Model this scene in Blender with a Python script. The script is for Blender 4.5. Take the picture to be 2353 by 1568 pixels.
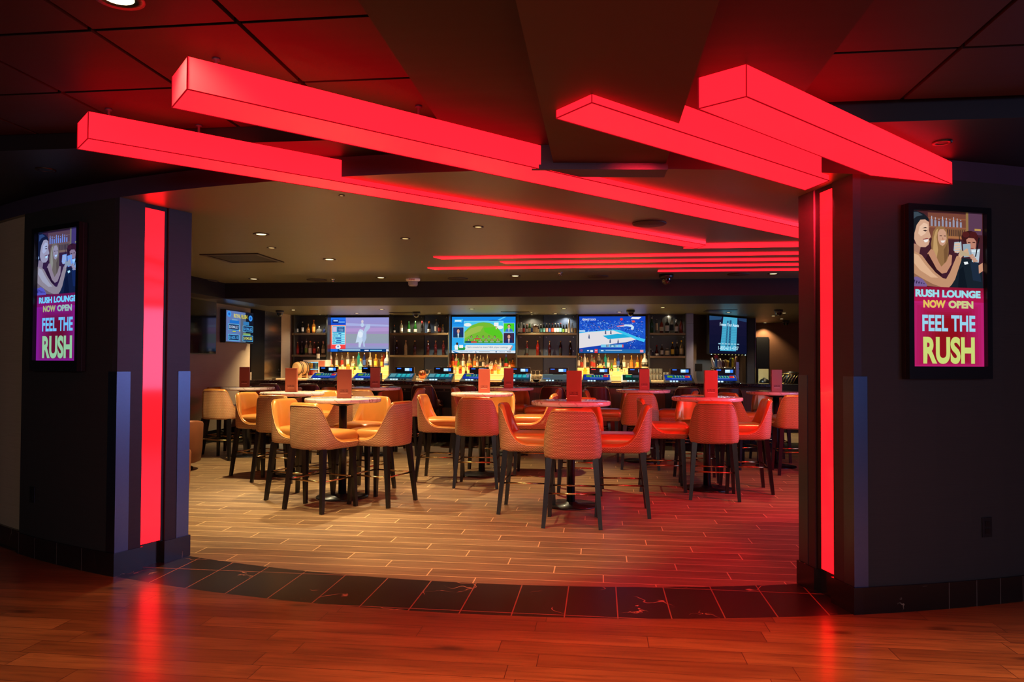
import bpy, bmesh, math, random
from math import radians, sin, cos, pi, sqrt, tan, atan2, hypot
from mathutils import Vector, Matrix
random.seed(7)
SC = bpy.context.scene
COL = SC.collection
for o in list(bpy.data.objects):
    bpy.data.objects.remove(o)

# ------------------------------------------------------------------ camera
FPX, EYE, PITCH, ROLL, SHIFT = 1700.0, 1.45, radians(1.18), radians(0.25), 17.7
cd = bpy.data.cameras.new('camera'); cam = bpy.data.objects.new('camera', cd); COL.objects.link(cam)
cd.sensor_width = 36.0; cd.lens = 36.0 * FPX / 2353.0; cd.shift_y = SHIFT / 2353.0
cd.clip_start = 0.05; cd.clip_end = 100
CM = Matrix.Rotation(pi / 2 + PITCH, 4, 'X') @ Matrix.Rotation(ROLL, 4, 'Z')
CM.translation = (0, 0, EYE)
cam.matrix_world = CM
SC.camera = cam

# ------------------------------------------------------------------ view, world
vs = SC.view_settings
SC.display_settings.display_device = 'sRGB'
vs.view_transform = 'Standard'; vs.look = 'None'; vs.exposure = 0.0; vs.gamma = 1.0; vs.use_curve_mapping = False
w = bpy.data.worlds.new('world'); SC.world = w; w.use_nodes = True
w.node_tree.nodes['Background'].inputs[0].default_value = (0.55, 0.62, 0.9, 1)
w.node_tree.nodes['Background'].inputs[1].default_value = 0.012

# ------------------------------------------------------------------ geometry of the place
PHI = radians(6.8)                       # the lounge is turned a little against the camera axis
CX, CY, RO, RI = 0.79, 12.30, 8.05, 7.45  # centre and radii of the curved threshold
TL, TR = radians(-25.6), radians(8.68)    # the two ends of the opening, as angles about the centre
Z3, Z2, Z1 = 2.58, 2.70, 2.79             # lounge soffit, stepped ceiling, tiled ceiling
def W(a, b, z=0.0):
    return Vector((a * cos(PHI) + b * sin(PHI), -a * sin(PHI) + b * cos(PHI), z))
def AB(p):
    return (cos(PHI) * p[0] - sin(PHI) * p[1], sin(PHI) * p[0] + cos(PHI) * p[1])
def ray(px, py):
    v = Vector(((px - 1176.5) / FPX, (784 - py + SHIFT) / FPX, -1.0))
    return CM.to_3x3() @ v
def onz(px, py, z):
    d = ray(px, py); t = (z - EYE) / d.z
    return Vector((0, 0, EYE)) + d * t
def onb(px, py, b):
    d = ray(px, py); t = b / (sin(PHI) * d.x + cos(PHI) * d.y)
    return Vector((0, 0, EYE)) + d * t
def onY(px, py, y):
    d = ray(px, py)
    return Vector((0, 0, EYE)) + d * (y / d.y)
def aat(px, b, py=800):
    return AB(onb(px, py, b))[0]
def polar(t, r, z=0.0):
    return Vector((CX + r * sin(t), CY - r * cos(t), z))
def tarc(px, py, r):
    d = ray(px, py); A = d.x**2 + d.y**2; B = -(d.x * CX + d.y * CY); Q = CX**2 + CY**2 - r * r
    t = (-B - sqrt(B * B - A * Q)) / A
    p = Vector((0, 0, EYE)) + d * t
    return atan2(p.x - CX, CY - p.y), p

# ------------------------------------------------------------------ lamps: casino floor behind the viewer, unseen video wall, added red spots
def lin(c):
    return tuple(((v / 255) / 12.92 if v / 255 <= 0.04045 else ((v / 255 + 0.055) / 1.055) ** 2.4) for v in c)
def lamp(name, kind, loc, energy, color, size=0.1, target=None, spot=None, blend=0.5, size_y=None, parent=None):
    l = bpy.data.lights.new(name, kind); l.energy = energy; l.color = color
    if kind == 'AREA':
        l.size = size
        if size_y: l.shape = 'RECTANGLE'; l.size_y = size_y
    else:
        l.shadow_soft_size = size
    if kind == 'SPOT': l.spot_size = radians(spot); l.spot_blend = blend
    o = bpy.data.objects.new(name, l); COL.objects.link(o); o.location = loc
    if target is not None:
        o.rotation_euler = (Vector(target) - Vector(loc)).to_track_quat('-Z', 'Y').to_euler()
    return o
WARM = (1.0, 0.80, 0.46)
lamp('casino_floor_glow', 'AREA', (5.6, -3.6, 1.9), 90, (0.30, 0.42, 1.0), 2.4, (-2.0, 5.2, 1.2), size_y=1.4)
lamp('video_wall_glow', 'AREA', tuple(W(5.6, 7.75, 1.7)), 105, (0.22, 0.44, 1.0), 2.6, tuple(W(-3.0, 6.2, 1.1)), size_y=1.5)
lamp('casino_ceiling_glow', 'AREA', (-0.5, -2.5, 2.7), 120, (1.0, 0.92, 0.86), 4.0, (0, 4.2, 0.2), size_y=2.0)
# added red spots without fittings, boosting the beams' wash over lounge and hall floor
REDL = (1.0, 0.012, 0.03)
lamp('added_entrance_red', 'SPOT', (2.0, 4.55, 2.5), 480, REDL, .12, (1.7, 8.0, 0.3), 84, .5)
lamp('added_entrance_red', 'SPOT', (0.75, 3.9, 2.52), 110, REDL, .12, (-0.6, 8.4, 0.7), 60, .6)
lamp('added_lounge_red', 'SPOT', tuple(W(3.6, 6.6, 2.5)), 540, REDL, .12, (2.2, 8.9, 0.3), 72, .6)
lamp('added_entrance_red', 'SPOT', (0.3, 3.9, 2.5), 190, REDL, .12, (0.5, 3.2, 0.0), 120, .9)

# ------------------------------------------------------------------ node helpers
class NT:
    def __init__(s, name):
        s.mat = bpy.data.materials.new(name); s.mat.use_nodes = True
        s.t = s.mat.node_tree; s.t.nodes.clear()
        s.out = s.t.nodes.new('ShaderNodeOutputMaterial')
    def put(s, sock, v):
        if isinstance(v, bpy.types.NodeSocket): s.t.links.new(v, sock)
        elif v is not None:
            try: sock.default_value = v
            except Exception: sock.default_value = tuple(v) + (1.0,)
    def n(s, typ, ins=(), **kw):
        nd = s.t.nodes.new('ShaderNode' + typ)
        for k, v in kw.items(): setattr(nd, k, v)
        items = ins.items() if isinstance(ins, dict) else enumerate(ins)
        for k, v in items: s.put(nd.inputs[k], v)
        return nd
    def m(s, op, a, b=None, c=None, clamp=False):
        nd = s.t.nodes.new('ShaderNodeMath'); nd.operation = op; nd.use_clamp = clamp
        s.put(nd.inputs[0], a); s.put(nd.inputs[1], b); s.put(nd.inputs[2], c)
        return nd.outputs[0]
    def mix(s, f, a, b, mode='MIX'):
        nd = s.t.nodes.new('ShaderNodeMix'); nd.data_type = 'RGBA'; nd.blend_type = mode
        s.put(nd.inputs[0], f)
        for k, v in ((6, a), (7, b)):
            s.put(nd.inputs[k], tuple(v) + (1.0,) if isinstance(v, tuple) and len(v) == 3 else v)
        return nd.outputs[2]
    def vec(s, x, y, z=0.0):
        return s.n('CombineXYZ', (x, y, z)).outputs[0]
    def ab(s):
        p = s.n('NewGeometry').outputs['Position']
        sx = s.n('SeparateXYZ', (p,)).outputs
        a = s.m('SUBTRACT', s.m('MULTIPLY', sx[0], cos(PHI)), s.m('MULTIPLY', sx[1], sin(PHI)))
        b = s.m('ADD', s.m('MULTIPLY', sx[0], sin(PHI)), s.m('MULTIPLY', sx[1], cos(PHI)))
        return a, b, sx[2]
    def noise(s, v, scale=5, detail=4, rough=0.5, dist=0.0):
        return s.n('TexNoise', {'Vector': v, 'Scale': scale, 'Detail': detail, 'Roughness': rough, 'Distortion': dist}).outputs[0]
    def step(s, x, lo, hi):
        nd = s.t.nodes.new('ShaderNodeMapRange'); nd.interpolation_type = 'SMOOTHSTEP'
        s.put(nd.inputs[0], x); s.put(nd.inputs[1], lo); s.put(nd.inputs[2], hi)
        return nd.outputs[0]
    def obj(s):
        return s.n('TexCoord').outputs['Object']
    def pbr(s, col, rough=0.5, metal=0.0, spec=0.5, normal=None, coat=0.0, coatr=0.05, em=None, ems=0.0, trans=0.0, aniso=0.0):
        nd = s.t.nodes.new('ShaderNodeBsdfPrincipled'); i = nd.inputs
        s.put(i['Base Color'], tuple(col) + (1.0,) if isinstance(col, tuple) and len(col) == 3 else col)
        s.put(i['Roughness'], rough); s.put(i['Metallic'], metal); s.put(i['Specular IOR Level'], spec)
        s.put(i['Coat Weight'], coat); s.put(i['Coat Roughness'], coatr); s.put(i['Transmission Weight'], trans)
        if aniso: s.put(i['Anisotropic'], aniso)
        if normal is not None: s.put(i['Normal'], normal)
        if em is not None:
            s.put(i['Emission Color'], tuple(em) + (1.0,) if isinstance(em, tuple) and len(em) == 3 else em); s.put(i['Emission Strength'], ems)
        s.t.links.new(nd.outputs[0], s.out.inputs[0])
        return s.mat
    def bump(s, h, strength=0.3, dist=0.01):
        return s.n('Bump', {'Height': h, 'Strength': strength, 'Distance': dist}).outputs[0]
MATS = {}
def plain(name, rgb, rough=0.5, metal=0.0, spec=0.5, coat=0.0, var=0.08, scale=30, trans=0.0, srgb=True):
    if name in MATS: return MATS[name]
    s = NT(name); c = lin(rgb) if srgb else rgb
    f = s.noise(s.obj(), scale, 3)
    lo = tuple(v * (1 - var) for v in c); hi = tuple(min(1, v * (1 + var)) for v in c)
    MATS[name] = s.pbr(s.mix(f, lo, hi), rough, metal, spec, coat=coat, trans=trans)
    return MATS[name]
def glow(rgb, strength=1.0):
    k = 'glow_%02x%02x%02x_%g' % (tuple(int(v) for v in rgb) + (strength,))
    if k in MATS: return MATS[k]
    s = NT(k); e = s.n('Emission', {'Color': lin(rgb) + (1.0,), 'Strength': strength})
    s.t.links.new(e.outputs[0], s.out.inputs[0]); MATS[k] = s.mat
    return s.mat
def glowlin(name, rgb, strength, var=0.0, rough=0.4):
    s = NT(name)
    st = strength
    if var:
        f = s.noise(s.obj(), 2.2, 2)
        st = s.m('MULTIPLY', s.m('ADD', s.m('MULTIPLY', f, 2 * var), 1 - var), strength)
    nd = s.pbr((0.03, 0.004, 0.006), rough, spec=.3, em=rgb, ems=st)
    MATS[name] = s.mat
    return s.mat

# planks laid along the lounge's own axes
def planks(name, width, length, cols, groove, gcol, rough, gw=0.0022, shift=0.37, rand=False, grain=0.35, coat=0.0, knots=False, bump=0.15):
    s = NT(name); a, b, z = s.ab()
    rb = s.m('DIVIDE', b, width); row = s.m('FLOOR', rb); fb = s.m('FRACT', rb)
    if rand:
        sh = s.n('TexWhiteNoise', {'W': row}, noise_dimensions='1D').outputs[0]
    else:
        sh = s.m('FRACT', s.m('MULTIPLY', row, shift))
    la = s.m('ADD', s.m('DIVIDE', a, length), sh); colm = s.m('FLOOR', la); fa = s.m('FRACT', la)
    rnd = s.n('TexWhiteNoise', {'Vector': s.vec(row, colm, 3.0)}, noise_dimensions='3D').outputs[0]
    g1 = s.m('LESS_THAN', s.m('MINIMUM', fb, s.m('SUBTRACT', 1.0, fb)), gw / width)
    g2 = s.m('LESS_THAN', s.m('MINIMUM', fa, s.m('SUBTRACT', 1.0, fa)), gw / length)
    g = s.m('MAXIMUM', g1, g2)
    v = s.vec(s.m('ADD', s.m('MULTIPLY', a, 1.6), s.m('MULTIPLY', rnd, 31.0)), s.m('MULTIPLY', b, 26.0), s.m('MULTIPLY', rnd, 9.0))
    gr = s.noise(v, 1.6, 6, 0.62, 0.5)
    base = s.mix(rnd, lin(cols[0]), lin(cols[1]))
    v2 = s.vec(s.m('MULTIPLY', a, 1.1), s.m('MULTIPLY', b, 5.0), s.m('MULTIPLY', rnd, 5.0))
    big = s.noise(v2, 1.4, 3, 0.5)
    base = s.mix(s.m('MULTIPLY', s.step(big, 0.35, 0.7), 0.55), base, lin(cols[2]))
    base = s.mix(s.m('MULTIPLY', s.step(gr, 0.42, 0.72), grain), base, tuple(x * 0.35 for x in lin(cols[2])))
    if knots:
        vo = s.n('TexVoronoi', {'Vector': s.vec(s.m('MULTIPLY', a, 1.5), s.m('MULTIPLY', b, 4.2), 0.0), 'Scale': 1.1}).outputs['Distance']
        base = s.mix(s.m('MULTIPLY', s.m('SUBTRACT', 1.0, s.step(vo, 0.03, 0.2)), 0.8), base, tuple(x * 0.25 for x in lin(cols[2])))
    base = s.mix(g, base, lin(gcol))
    rg = s.m('ADD', s.m('MULTIPLY', gr, 0.15), rough)
    nb = s.bump(s.m('SUBTRACT', s.m('MULTIPLY', gr, 0.3), s.m('MULTIPLY', g, 1.0)), bump, 0.004)
    return s.pbr(base, rg, 0.0, 0.5, nb, coat=coat, coatr=0.12)
def marble(name, base, vein, tile=None, grout=(120, 75, 55), rough=0.16, density=1.0, vscale=1.3, thin=0.0055):
    s = NT(name); p = s.n('NewGeometry').outputs['Position']
    n1 = s.noise(p, vscale, 4, 0.5, 0.1)
    msk = s.noise(p, 1.9, 2, 0.5)
    v1 = s.m('MULTIPLY', s.m('SUBTRACT', 1.0, s.step(s.m('ABSOLUTE', s.m('SUBTRACT', n1, 0.5)), 0.0, thin)), s.step(msk, 0.55, 0.62))
    n2 = s.noise(p, vscale * 2.1, 4, 0.52, 0.15)
    msk2 = s.noise(s.n('VectorMath', (p, (7.3, 2.2, 1.0)), operation='ADD').outputs[0], 2.6, 2, 0.5)
    v2 = s.m('MULTIPLY', s.m('SUBTRACT', 1.0, s.step(s.m('ABSOLUTE', s.m('SUBTRACT', n2, 0.5)), 0.0, thin * 1.1)), s.step(msk2, 0.58, 0.66))
    vv = s.m('MULTIPLY', s.m('MAXIMUM', v1, v2), density, clamp=True)
    c = s.mix(vv, s.mix(s.noise(p, 3.0, 4), tuple(x * 0.7 for x in lin(base)), tuple(x * 1.3 for x in lin(base))), lin(vein))
    if tile:
        a, b, z = s.ab(); ta, oa, tb, ob = tile
        fa = s.m('FRACT', s.m('DIVIDE', s.m('SUBTRACT', a, oa), ta)); fb = s.m('FRACT', s.m('DIVIDE', s.m('SUBTRACT', b, ob), tb))
        g = s.m('MAXIMUM', s.m('LESS_THAN', fa, 0.0075 / ta), s.m('LESS_THAN', fb, 0.009 / tb))
        c = s.mix(g, c, lin(grout))
    return s.pbr(c, rough, 0.0, 0.5)

# ------------------------------------------------------------------ mesh helpers
class MB:
    def __init__(s): s.b = bmesh.new(); s.mi = 0
    def face(s, vs, mi=None, smooth=False):
        try: f = s.b.faces.new(vs)
        except ValueError: return None
        f.material_index = s.mi if mi is None else mi; f.smooth = smooth
        return f
    def v(s, p): return s.b.verts.new(p)
    def poly(s, pts, mi=None): return s.face([s.v(p) for p in pts], mi)
    def box(s, x0, y0, z0, x1, y1, z1, bev=0.0, mi=None):
        P = [(x0, y0, z0), (x1, y0, z0), (x1, y1, z0), (x0, y1, z0), (x0, y0, z1), (x1, y0, z1), (x1, y1, z1), (x0, y1, z1)]
        V = [s.v(p) for p in P]
        fs = [s.face([V[i] for i in q], mi) for q in ((3, 2, 1, 0), (4, 5, 6, 7), (0, 1, 5, 4), (1, 2, 6, 5), (2, 3, 7, 6), (3, 0, 4, 7))]
        if bev:
            es = list({e for f in fs for e in f.edges})
            r = bmesh.ops.bevel(s.b, geom=es, offset=bev, segments=2, profile=0.6, affect='EDGES')
            for f in r['faces']: f.material_index = s.mi if mi is None else mi
        return s
    def prism(s, pts, z0, z1, mi=None, bev=0.0):
        n = len(pts)
        lo = [s.v((p[0], p[1], z0)) for p in pts]; hi = [s.v((p[0], p[1], z1)) for p in pts]
        fs = [s.face(list(reversed(lo)), mi), s.face(hi, mi)]
        for i in range(n): fs.append(s.face([lo[i], lo[(i + 1) % n], hi[(i + 1) % n], hi[i]], mi))
        if bev:
            es = list({e for f in fs if f for e in f.edges})
            bmesh.ops.bevel(s.b, geom=es, offset=bev, segments=2, profile=0.6, affect='EDGES')
        return s
    def lathe(s, prof, seg=24, cx=0, cy=0, mi=None, cap=True, smooth=True):
        rings = []
        for r, z in prof:
            if r < 1e-6: rings.append([s.v((cx, cy, z))])
            else: rings.append([s.v((cx + r * cos(2 * pi * i / seg), cy + r * sin(2 * pi * i / seg), z)) for i in range(seg)])
        for A, B in zip(rings, rings[1:]):
            for i in range(seg):
                j = (i + 1) % seg
                if len(A) == 1 and len(B) == 1: continue
                if len(A) == 1: s.face([A[0], B[j], B[i]], mi, smooth)
                elif len(B) == 1: s.face([A[i], A[j], B[0]], mi, smooth)
                else: s.face([A[i], A[j], B[j], B[i]], mi, smooth)
        if cap:
            if len(rings[0]) > 1: s.face(list(reversed(rings[0])), mi)
            if len(rings[-1]) > 1: s.face(rings[-1], mi)
        return s
    def bar(s, p, q, w0, w1=None, mi=None, up=(0, 0, 1)):
        p, q = Vector(p), Vector(q); w1 = w0 if w1 is None else w1
        d = (q - p).normalized(); u = Vector(up)
        if abs(d.dot(u)) > 0.95: u = Vector((0, 1, 0))
        x = d.cross(u).normalized(); y = x.cross(d)
        A = [s.v(p + x * sx * w0 / 2 + y * sy * w0 / 2) for sx, sy in ((-1, -1), (1, -1), (1, 1), (-1, 1))]
        B = [s.v(q + x * sx * w1 / 2 + y * sy * w1 / 2) for sx, sy in ((-1, -1), (1, -1), (1, 1), (-1, 1))]
        s.face(list(reversed(A)), mi); s.face(B, mi)
        for i in range(4): s.face([A[i], A[(i + 1) % 4], B[(i + 1) % 4], B[i]], mi)
        return s
    def tube(s, pts, r, seg=10, mi=None):
        pts = [Vector(p) for p in pts]; rings = []
        for i, p in enumerate(pts):
            d = (pts[min(i + 1, len(pts) - 1)] - pts[max(i - 1, 0)]).normalized()
            u = Vector((0, 0, 1)) if abs(d.z) < 0.95 else Vector((0, 1, 0))
            x = d.cross(u).normalized(); y = x.cross(d)
            rr = r[i] if isinstance(r, (list, tuple)) else r
            rings.append([s.v(p + x * rr * cos(2 * pi * k / seg) + y * rr * sin(2 * pi * k / seg)) for k in range(seg)])
        for A, B in zip(rings, rings[1:]):
            for k in range(seg): s.face([A[k], A[(k + 1) % seg], B[(k + 1) % seg], B[k]], mi, True)
        s.face(list(reversed(rings[0])), mi); s.face(rings[-1], mi)
        return s
    def loft(s, rings, mi=None, smooth=True, capb=True, capt=True):
        R = [[s.v(p) for p in r] for r in rings]; n = len(R[0])
        for A, B in zip(R, R[1:]):
            for i in range(n): s.face([A[i], A[(i + 1) % n], B[(i + 1) % n], B[i]], mi, smooth)
        if capb: s.face(list(reversed(R[0])), mi, smooth)
        if capt: s.face(R[-1], mi, smooth)
        return s
    def xf(s, M): bmesh.ops.transform(s.b, matrix=M, verts=s.b.verts); return s
    def build(s, name, mats, parent=None, loc=None, rotz=None, smooth=None):
        bmesh.ops.recalc_face_normals(s.b, faces=s.b.faces)
        me = bpy.data.meshes.new(name); s.b.to_mesh(me); s.b.free()
        for m in (mats if isinstance(mats, (list, tuple)) else [mats]): me.materials.append(m)
        o = bpy.data.objects.new(name, me); COL.objects.link(o)
        if parent: o.parent = parent
        if loc is not None: o.location = loc
        if rotz is not None: o.rotation_euler = (0, 0, rotz)
        return o
def tag(o, label=None, cat=None, group=None, kind=None):
    if label: o['label'] = label
    if cat: o['category'] = cat
    if group: o['group'] = group
    if kind: o['kind'] = kind
    return o
def thing(name, label, cat, loc=(0, 0, 0), rotz=0.0, group=None):
    o = bpy.data.objects.new(name, None); COL.objects.link(o); o.empty_display_size = 0.1
    o.location = loc; o.rotation_euler = (0, 0, rotz)
    return tag(o, label, cat, group)
def struct(o, label, cat): return tag(o, label, cat, kind='structure')
def dup(root, loc, rotz, label=None, scale=None):
    def cp(o, par):
        c = o.copy(); COL.objects.link(c)
        if par: c.parent = par
        for ch in o.children:
            if ch.type != 'LIGHT': cp(ch, c)
        return c
    r = cp(root, None); r.location = loc; r.rotation_euler = (0, 0, rotz)
    if label: r['label'] = label
    if scale: r.scale = scale
    return r
FONT_CACHE = {}
def text(name, body, mat, parent, x0, z0, x1, z1, y=-0.002, bold=0.0, keep=False, align='c'):
    """flat lettering fitted into the rectangle x0..x1, z0..z1 of the parent's front (facing -Y)"""
    cu = bpy.data.curves.new('t', 'FONT'); cu.body = body; cu.size = 1.0; cu.offset = bold; cu.resolution_u = 2 if len(body) > 14 else 6
    to = bpy.data.objects.new('t', cu); COL.objects.link(to)
    dg = bpy.context.evaluated_depsgraph_get()
    me = bpy.data.meshes.new_from_object(to.evaluated_get(dg))
    bpy.data.objects.remove(to); bpy.data.curves.remove(cu)
    xs = [v.co.x for v in me.vertices]; ys = [v.co.y for v in me.vertices]
    ax, bx, ay, by = min(xs), max(xs), min(ys), max(ys)
    sx = (x1 - x0) / (bx - ax); sz = (z1 - z0) / (by - ay)
    if keep: sx = sz = min(sx, sz)
    for v in me.vertices:
        v.co = (x0 + (v.co.x - ax) * sx, y, z0 + (v.co.y - ay) * sz)
    me.materials.clear(); me.materials.append(mat)
    o = bpy.data.objects.new(name, me); COL.objects.link(o); o.parent = parent
    return o
def flat(name, polys, parent, fx, fz, y=-0.0012, dy=0.00012):
    """a picture shown on a screen: flat coloured shapes; fx,fz map picture coordinates to the screen's local x and z"""
    mb = MB(); mats = []
    for k, (mat, pts) in enumerate(polys):
        if mat not in mats: mats.append(mat)
        f = mb.poly([(fx(p[0]), y - dy * k, fz(p[1])) for p in pts], mats.index(mat))
    me = bpy.data.meshes.new(name)
    for f in mb.b.faces:
        f.normal_update()
        if f.normal.y > 0: f.normal_flip()
    bmesh.ops.triangulate(mb.b, faces=mb.b.faces)
    mb.b.to_mesh(me); mb.b.free()
    for m in mats: me.materials.append(m)
    o = bpy.data.objects.new(name, me); COL.objects.link(o); o.parent = parent
    return o
def rect(x0, y0, x1, y1): return [(x0, y0), (x1, y0), (x1, y1), (x0, y1)]
def ell(cx, cy, rx, ry, n=14): return [(cx + rx * cos(2 * pi * i / n), cy + ry * sin(2 * pi * i / n)) for i in range(n)]
def ona(px, py, a):
    d = ray(px, py); t = a / (cos(PHI) * d.x - sin(PHI) * d.y)
    return Vector((0, 0, EYE)) + d * t
def rad_at(px, t, py=900):
    d = ray(px, py); k = (CX * cos(t) + CY * sin(t)) / (d.x * cos(t) + d.y * sin(t))
    p = Vector((0, 0, EYE)) + d * k
    return (p.x - CX) * sin(t) - (p.y - CY) * cos(t)
# ------------------------------------------------------------------ materials of the setting
M_OAK = planks('hall_oak_boards', 0.155, 1.22, ((150, 92, 50), (118, 68, 34), (92, 50, 26)), 0, (60, 28, 16), 0.24, gw=0.0018, rand=True, grain=0.5, coat=0.15, knots=True, bump=0.05)
M_PLANK = planks('wood_look_tiles', 0.178, 1.2, ((156, 124, 86), (132, 101, 69), (106, 80, 55)), 0, (214, 176, 122), 0.32, gw=0.0042, shift=0.285, grain=0.42, bump=0.1)
M_BORDER = marble('black_marble_tiles', (26, 20, 19), (196, 140, 104), tile=(0.305, 0.10, 0.61, 4.915 - 0.61), grout=(150, 92, 66), rough=0.34)
M_BASE = marble('black_marble_base', (24, 22, 22), (170, 150, 130), rough=0.2, density=0.9)
M_BARFLOOR = marble('dark_marble_bar_border', (52, 46, 34), (150, 130, 92), tile=(0.61, 0.1, 0.61, 0.2), grout=(150, 128, 84), rough=0.2)
def walltex(name, c0, c1, rough=0.75, sx=3.0, sz=220.0, bump=0.2):
    s = NT(name); p = s.n('SeparateXYZ', (s.n('NewGeometry').outputs['Position'],)).outputs
    v = s.vec(s.m('MULTIPLY', p[0], sx), s.m('MULTIPLY', p[1], sx), s.m('MULTIPLY', p[2], sz))
    f = s.noise(v, 1.0, 3, 0.6)
    MATS[name] = s.pbr(s.mix(f, lin(c0), lin(c1)), rough, 0, 0.3, s.bump(f, bump, 0.002))
    return s.mat
M_BLACKWALL = walltex('black_textile_wall', (42, 39, 37), (52, 48, 46), 0.62)
M_PILLAR = walltex('dark_plum_laminate', (46, 42, 46), (56, 51, 56), 0.40, 9.0, 60.0, 0.05)
M_TAN = walltex('tan_grasscloth_wall', (166, 144, 118), (188, 164, 136), 0.75)
M_TANDK = walltex('brown_grasscloth_wall', (122, 80, 56), (146, 98, 70), 0.75)
M_SOFFIT = walltex('black_soffit_paint', (20, 16, 18), (25, 20, 22), 0.5, 3, 3, 0.0)
M_FASCIA = walltex('plum_fascia_paint', (58, 48, 66), (66, 54, 74), 0.45, 3, 3, 0.0)
def brushed(name, c0, c1, rough, metal, spec=.5):
    s = NT(name); a, b, z = s.ab()
    v = s.vec(s.m('MULTIPLY', a, 0.7), s.m('MULTIPLY', b, 16.0), 0.0)
    f = s.noise(v, 1.0, 4, 0.6)
    MATS[name] = s.pbr(s.mix(f, lin(c0), lin(c1)), s.m('ADD', s.m('MULTIPLY', f, 0.12), rough), metal, spec)
    return s.mat
M_CEIL = brushed('bronze_brushed_ceiling', (104, 102, 78), (126, 124, 96), 0.32, 0.35)
M_TILE = brushed('dark_wood_ceiling_tiles', (50, 29, 26), (62, 36, 32), 0.5, 0.0, .15)
M_BOARD = brushed('walnut_ceiling_board', (74, 44, 30), (84, 52, 36), 0.5, 0.0, .2)
M_BOARD2 = brushed('dark_ceiling_board', (44, 31, 28), (54, 37, 33), 0.5, 0.0, .15)
M_STEEL = plain('brushed_steel', (150, 150, 156), 0.26, 1.0, var=0.05, scale=60)
M_GUARD = plain('satin_steel_guard', (96, 104, 122), 0.34, 1.0, var=0.05, scale=60)
M_BLACK = plain('black_plastic', (14, 14, 15), 0.35, 0, 0.5)
M_BLACKMATT = plain('matt_black_metal', (16, 15, 15), 0.5, 0, 0.4)
M_CHROME = plain('chrome', (190, 186, 178), 0.14, 1.0, var=0.02)
RED = (1.0, 0.0050, 0.0105)
M_RED = glowlin('red_lit_acrylic', RED, 4.0, 0.05)
M_SEAM = glow((150, 8, 20), 1.0)
M_REDLINE = glowlin('red_ceiling_strip', RED, 4.0)
M_REDPANEL = glowlin('red_lit_panel', (1.0, 0.0026, 0.0048), 6.0, 0.06, rough=0.07)

# ------------------------------------------------------------------ floors
def yline(x, b): return (b - x * sin(PHI)) / cos(PHI)
ths = [radians(-62 + i * 1.5) for i in range(72)]
mb = MB()
for t0, t1 in zip(ths, ths[1:]):
    p, q = polar(t0, RO), polar(t1, RO)
    mb.poly([(p.x, -5, 0), (q.x, -5, 0), (q.x, q.y, 0), (p.x, p.y, 0)])
struct(mb.build('floor', M_OAK), 'glossy orange brown wood plank floor in the foreground', 'floor')
mb = MB()
for t0, t1 in zip(ths, ths[1:]):
    p, q, r, s_ = polar(t0, RO), polar(t1, RO), polar(t1, RI), polar(t0, RI)
    mb.poly([(p.x, p.y, 0), (q.x, q.y, 0), (r.x, r.y, 0), (s_.x, s_.y, 0)])
struct(mb.build('floor', M_BORDER), 'curved band of black veined marble tiles across the threshold', 'floor')
BB0, BB1 = 12.75, 14.35
mb = MB()
for t0, t1 in zip(ths, ths[1:]):
    p, q = polar(t0, RI), polar(t1, RI)
    mb.poly([(p.x, p.y, 0), (q.x, q.y, 0), (q.x, yline(q.x, BB0), 0), (p.x, yline(p.x, BB0), 0)])
x0, x1 = polar(ths[0], RI).x, polar(ths[-1], RI).x
mb.poly([(-11, 8, 0), (x0, 8, 0), (x0, yline(x0, BB0), 0), (-11, yline(-11, BB0), 0)])
mb.poly([(x1, 8, 0), (12, 8, 0), (12, yline(12, BB0), 0), (x1, yline(x1, BB0), 0)])
mb.poly([W(-9, BB1), W(10, BB1), W(10, 21), W(-9, 21)])
struct(mb.build('floor', M_PLANK), 'tan wood look plank tile floor of the lounge behind the threshold', 'floor')
mb = MB(); mb.poly([W(-9.6, BB0), W(10.5, BB0), W(10.5, BB1), W(-9.6, BB1)])
struct(mb.build('floor', M_BARFLOOR), 'dark marble tile band along the foot of the bar', 'floor')

# ------------------------------------------------------------------ ceilings
def tiles(a0, na, step_, boff):
    mb = MB(); g = 0.011
    for i in range(na):
        for j in range(13):
            A0, A1 = a0 + i * step_ + g, a0 + (i + 1) * step_ - g
            B1 = boff - (j - 1) * 0.622; B0 = B1 - 0.622
            B1 = min(B1, 3.97)
            if B0 > 3.9: continue
            mb.prism([W(A0, B0 + g), W(A1, B0 + g), W(A1, B1 - g), W(A0, B1 - g)], Z1, Z1 + 0.02)
    return mb
TL_A0, TR_A0 = -2.04 - 0.622 * 8, 1.505 - 0.622 * 2
struct(tiles(TL_A0, 11, 0.622, 3.36).build('ceiling', M_TILE), 'dark wood ceiling tiles over the left of the hall', 'ceiling')
struct(tiles(TR_A0, 11, 0.622, 3.29).build('ceiling', M_TILE), 'dark wood ceiling tiles over the right of the hall', 'ceiling')
mb = MB(); mb.prism([W(-9, -6), W(9, -6), W(9, 3.99), W(-9, 3.99)], Z1 + 0.03, Z1 + 0.06)
struct(mb.build('ceiling', M_SOFFIT), 'black void above the ceiling tiles', 'ceiling')
mb = MB()
for t0, t1 in zip(ths, ths[1:]):
    p, q = polar(t0, RO), polar(t1, RO)
    mb.poly([(p.x, yline(p.x, 3.97), Z2), (q.x, yline(q.x, 3.97), Z2), (q.x, q.y, Z2), (p.x, p.y, Z2)])
    mb.poly([(p.x, yline(p.x, 3.97), Z2), (q.x, yline(q.x, 3.97), Z2), (q.x, yline(q.x, 3.97), Z1 + 0.03), (p.x, yline(p.x, 3.97), Z1 + 0.03)])
struct(mb.build('ceiling', M_SOFFIT), 'dark stepped ceiling between the tiles and the curved fascia', 'ceiling')
mb = MB()
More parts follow.
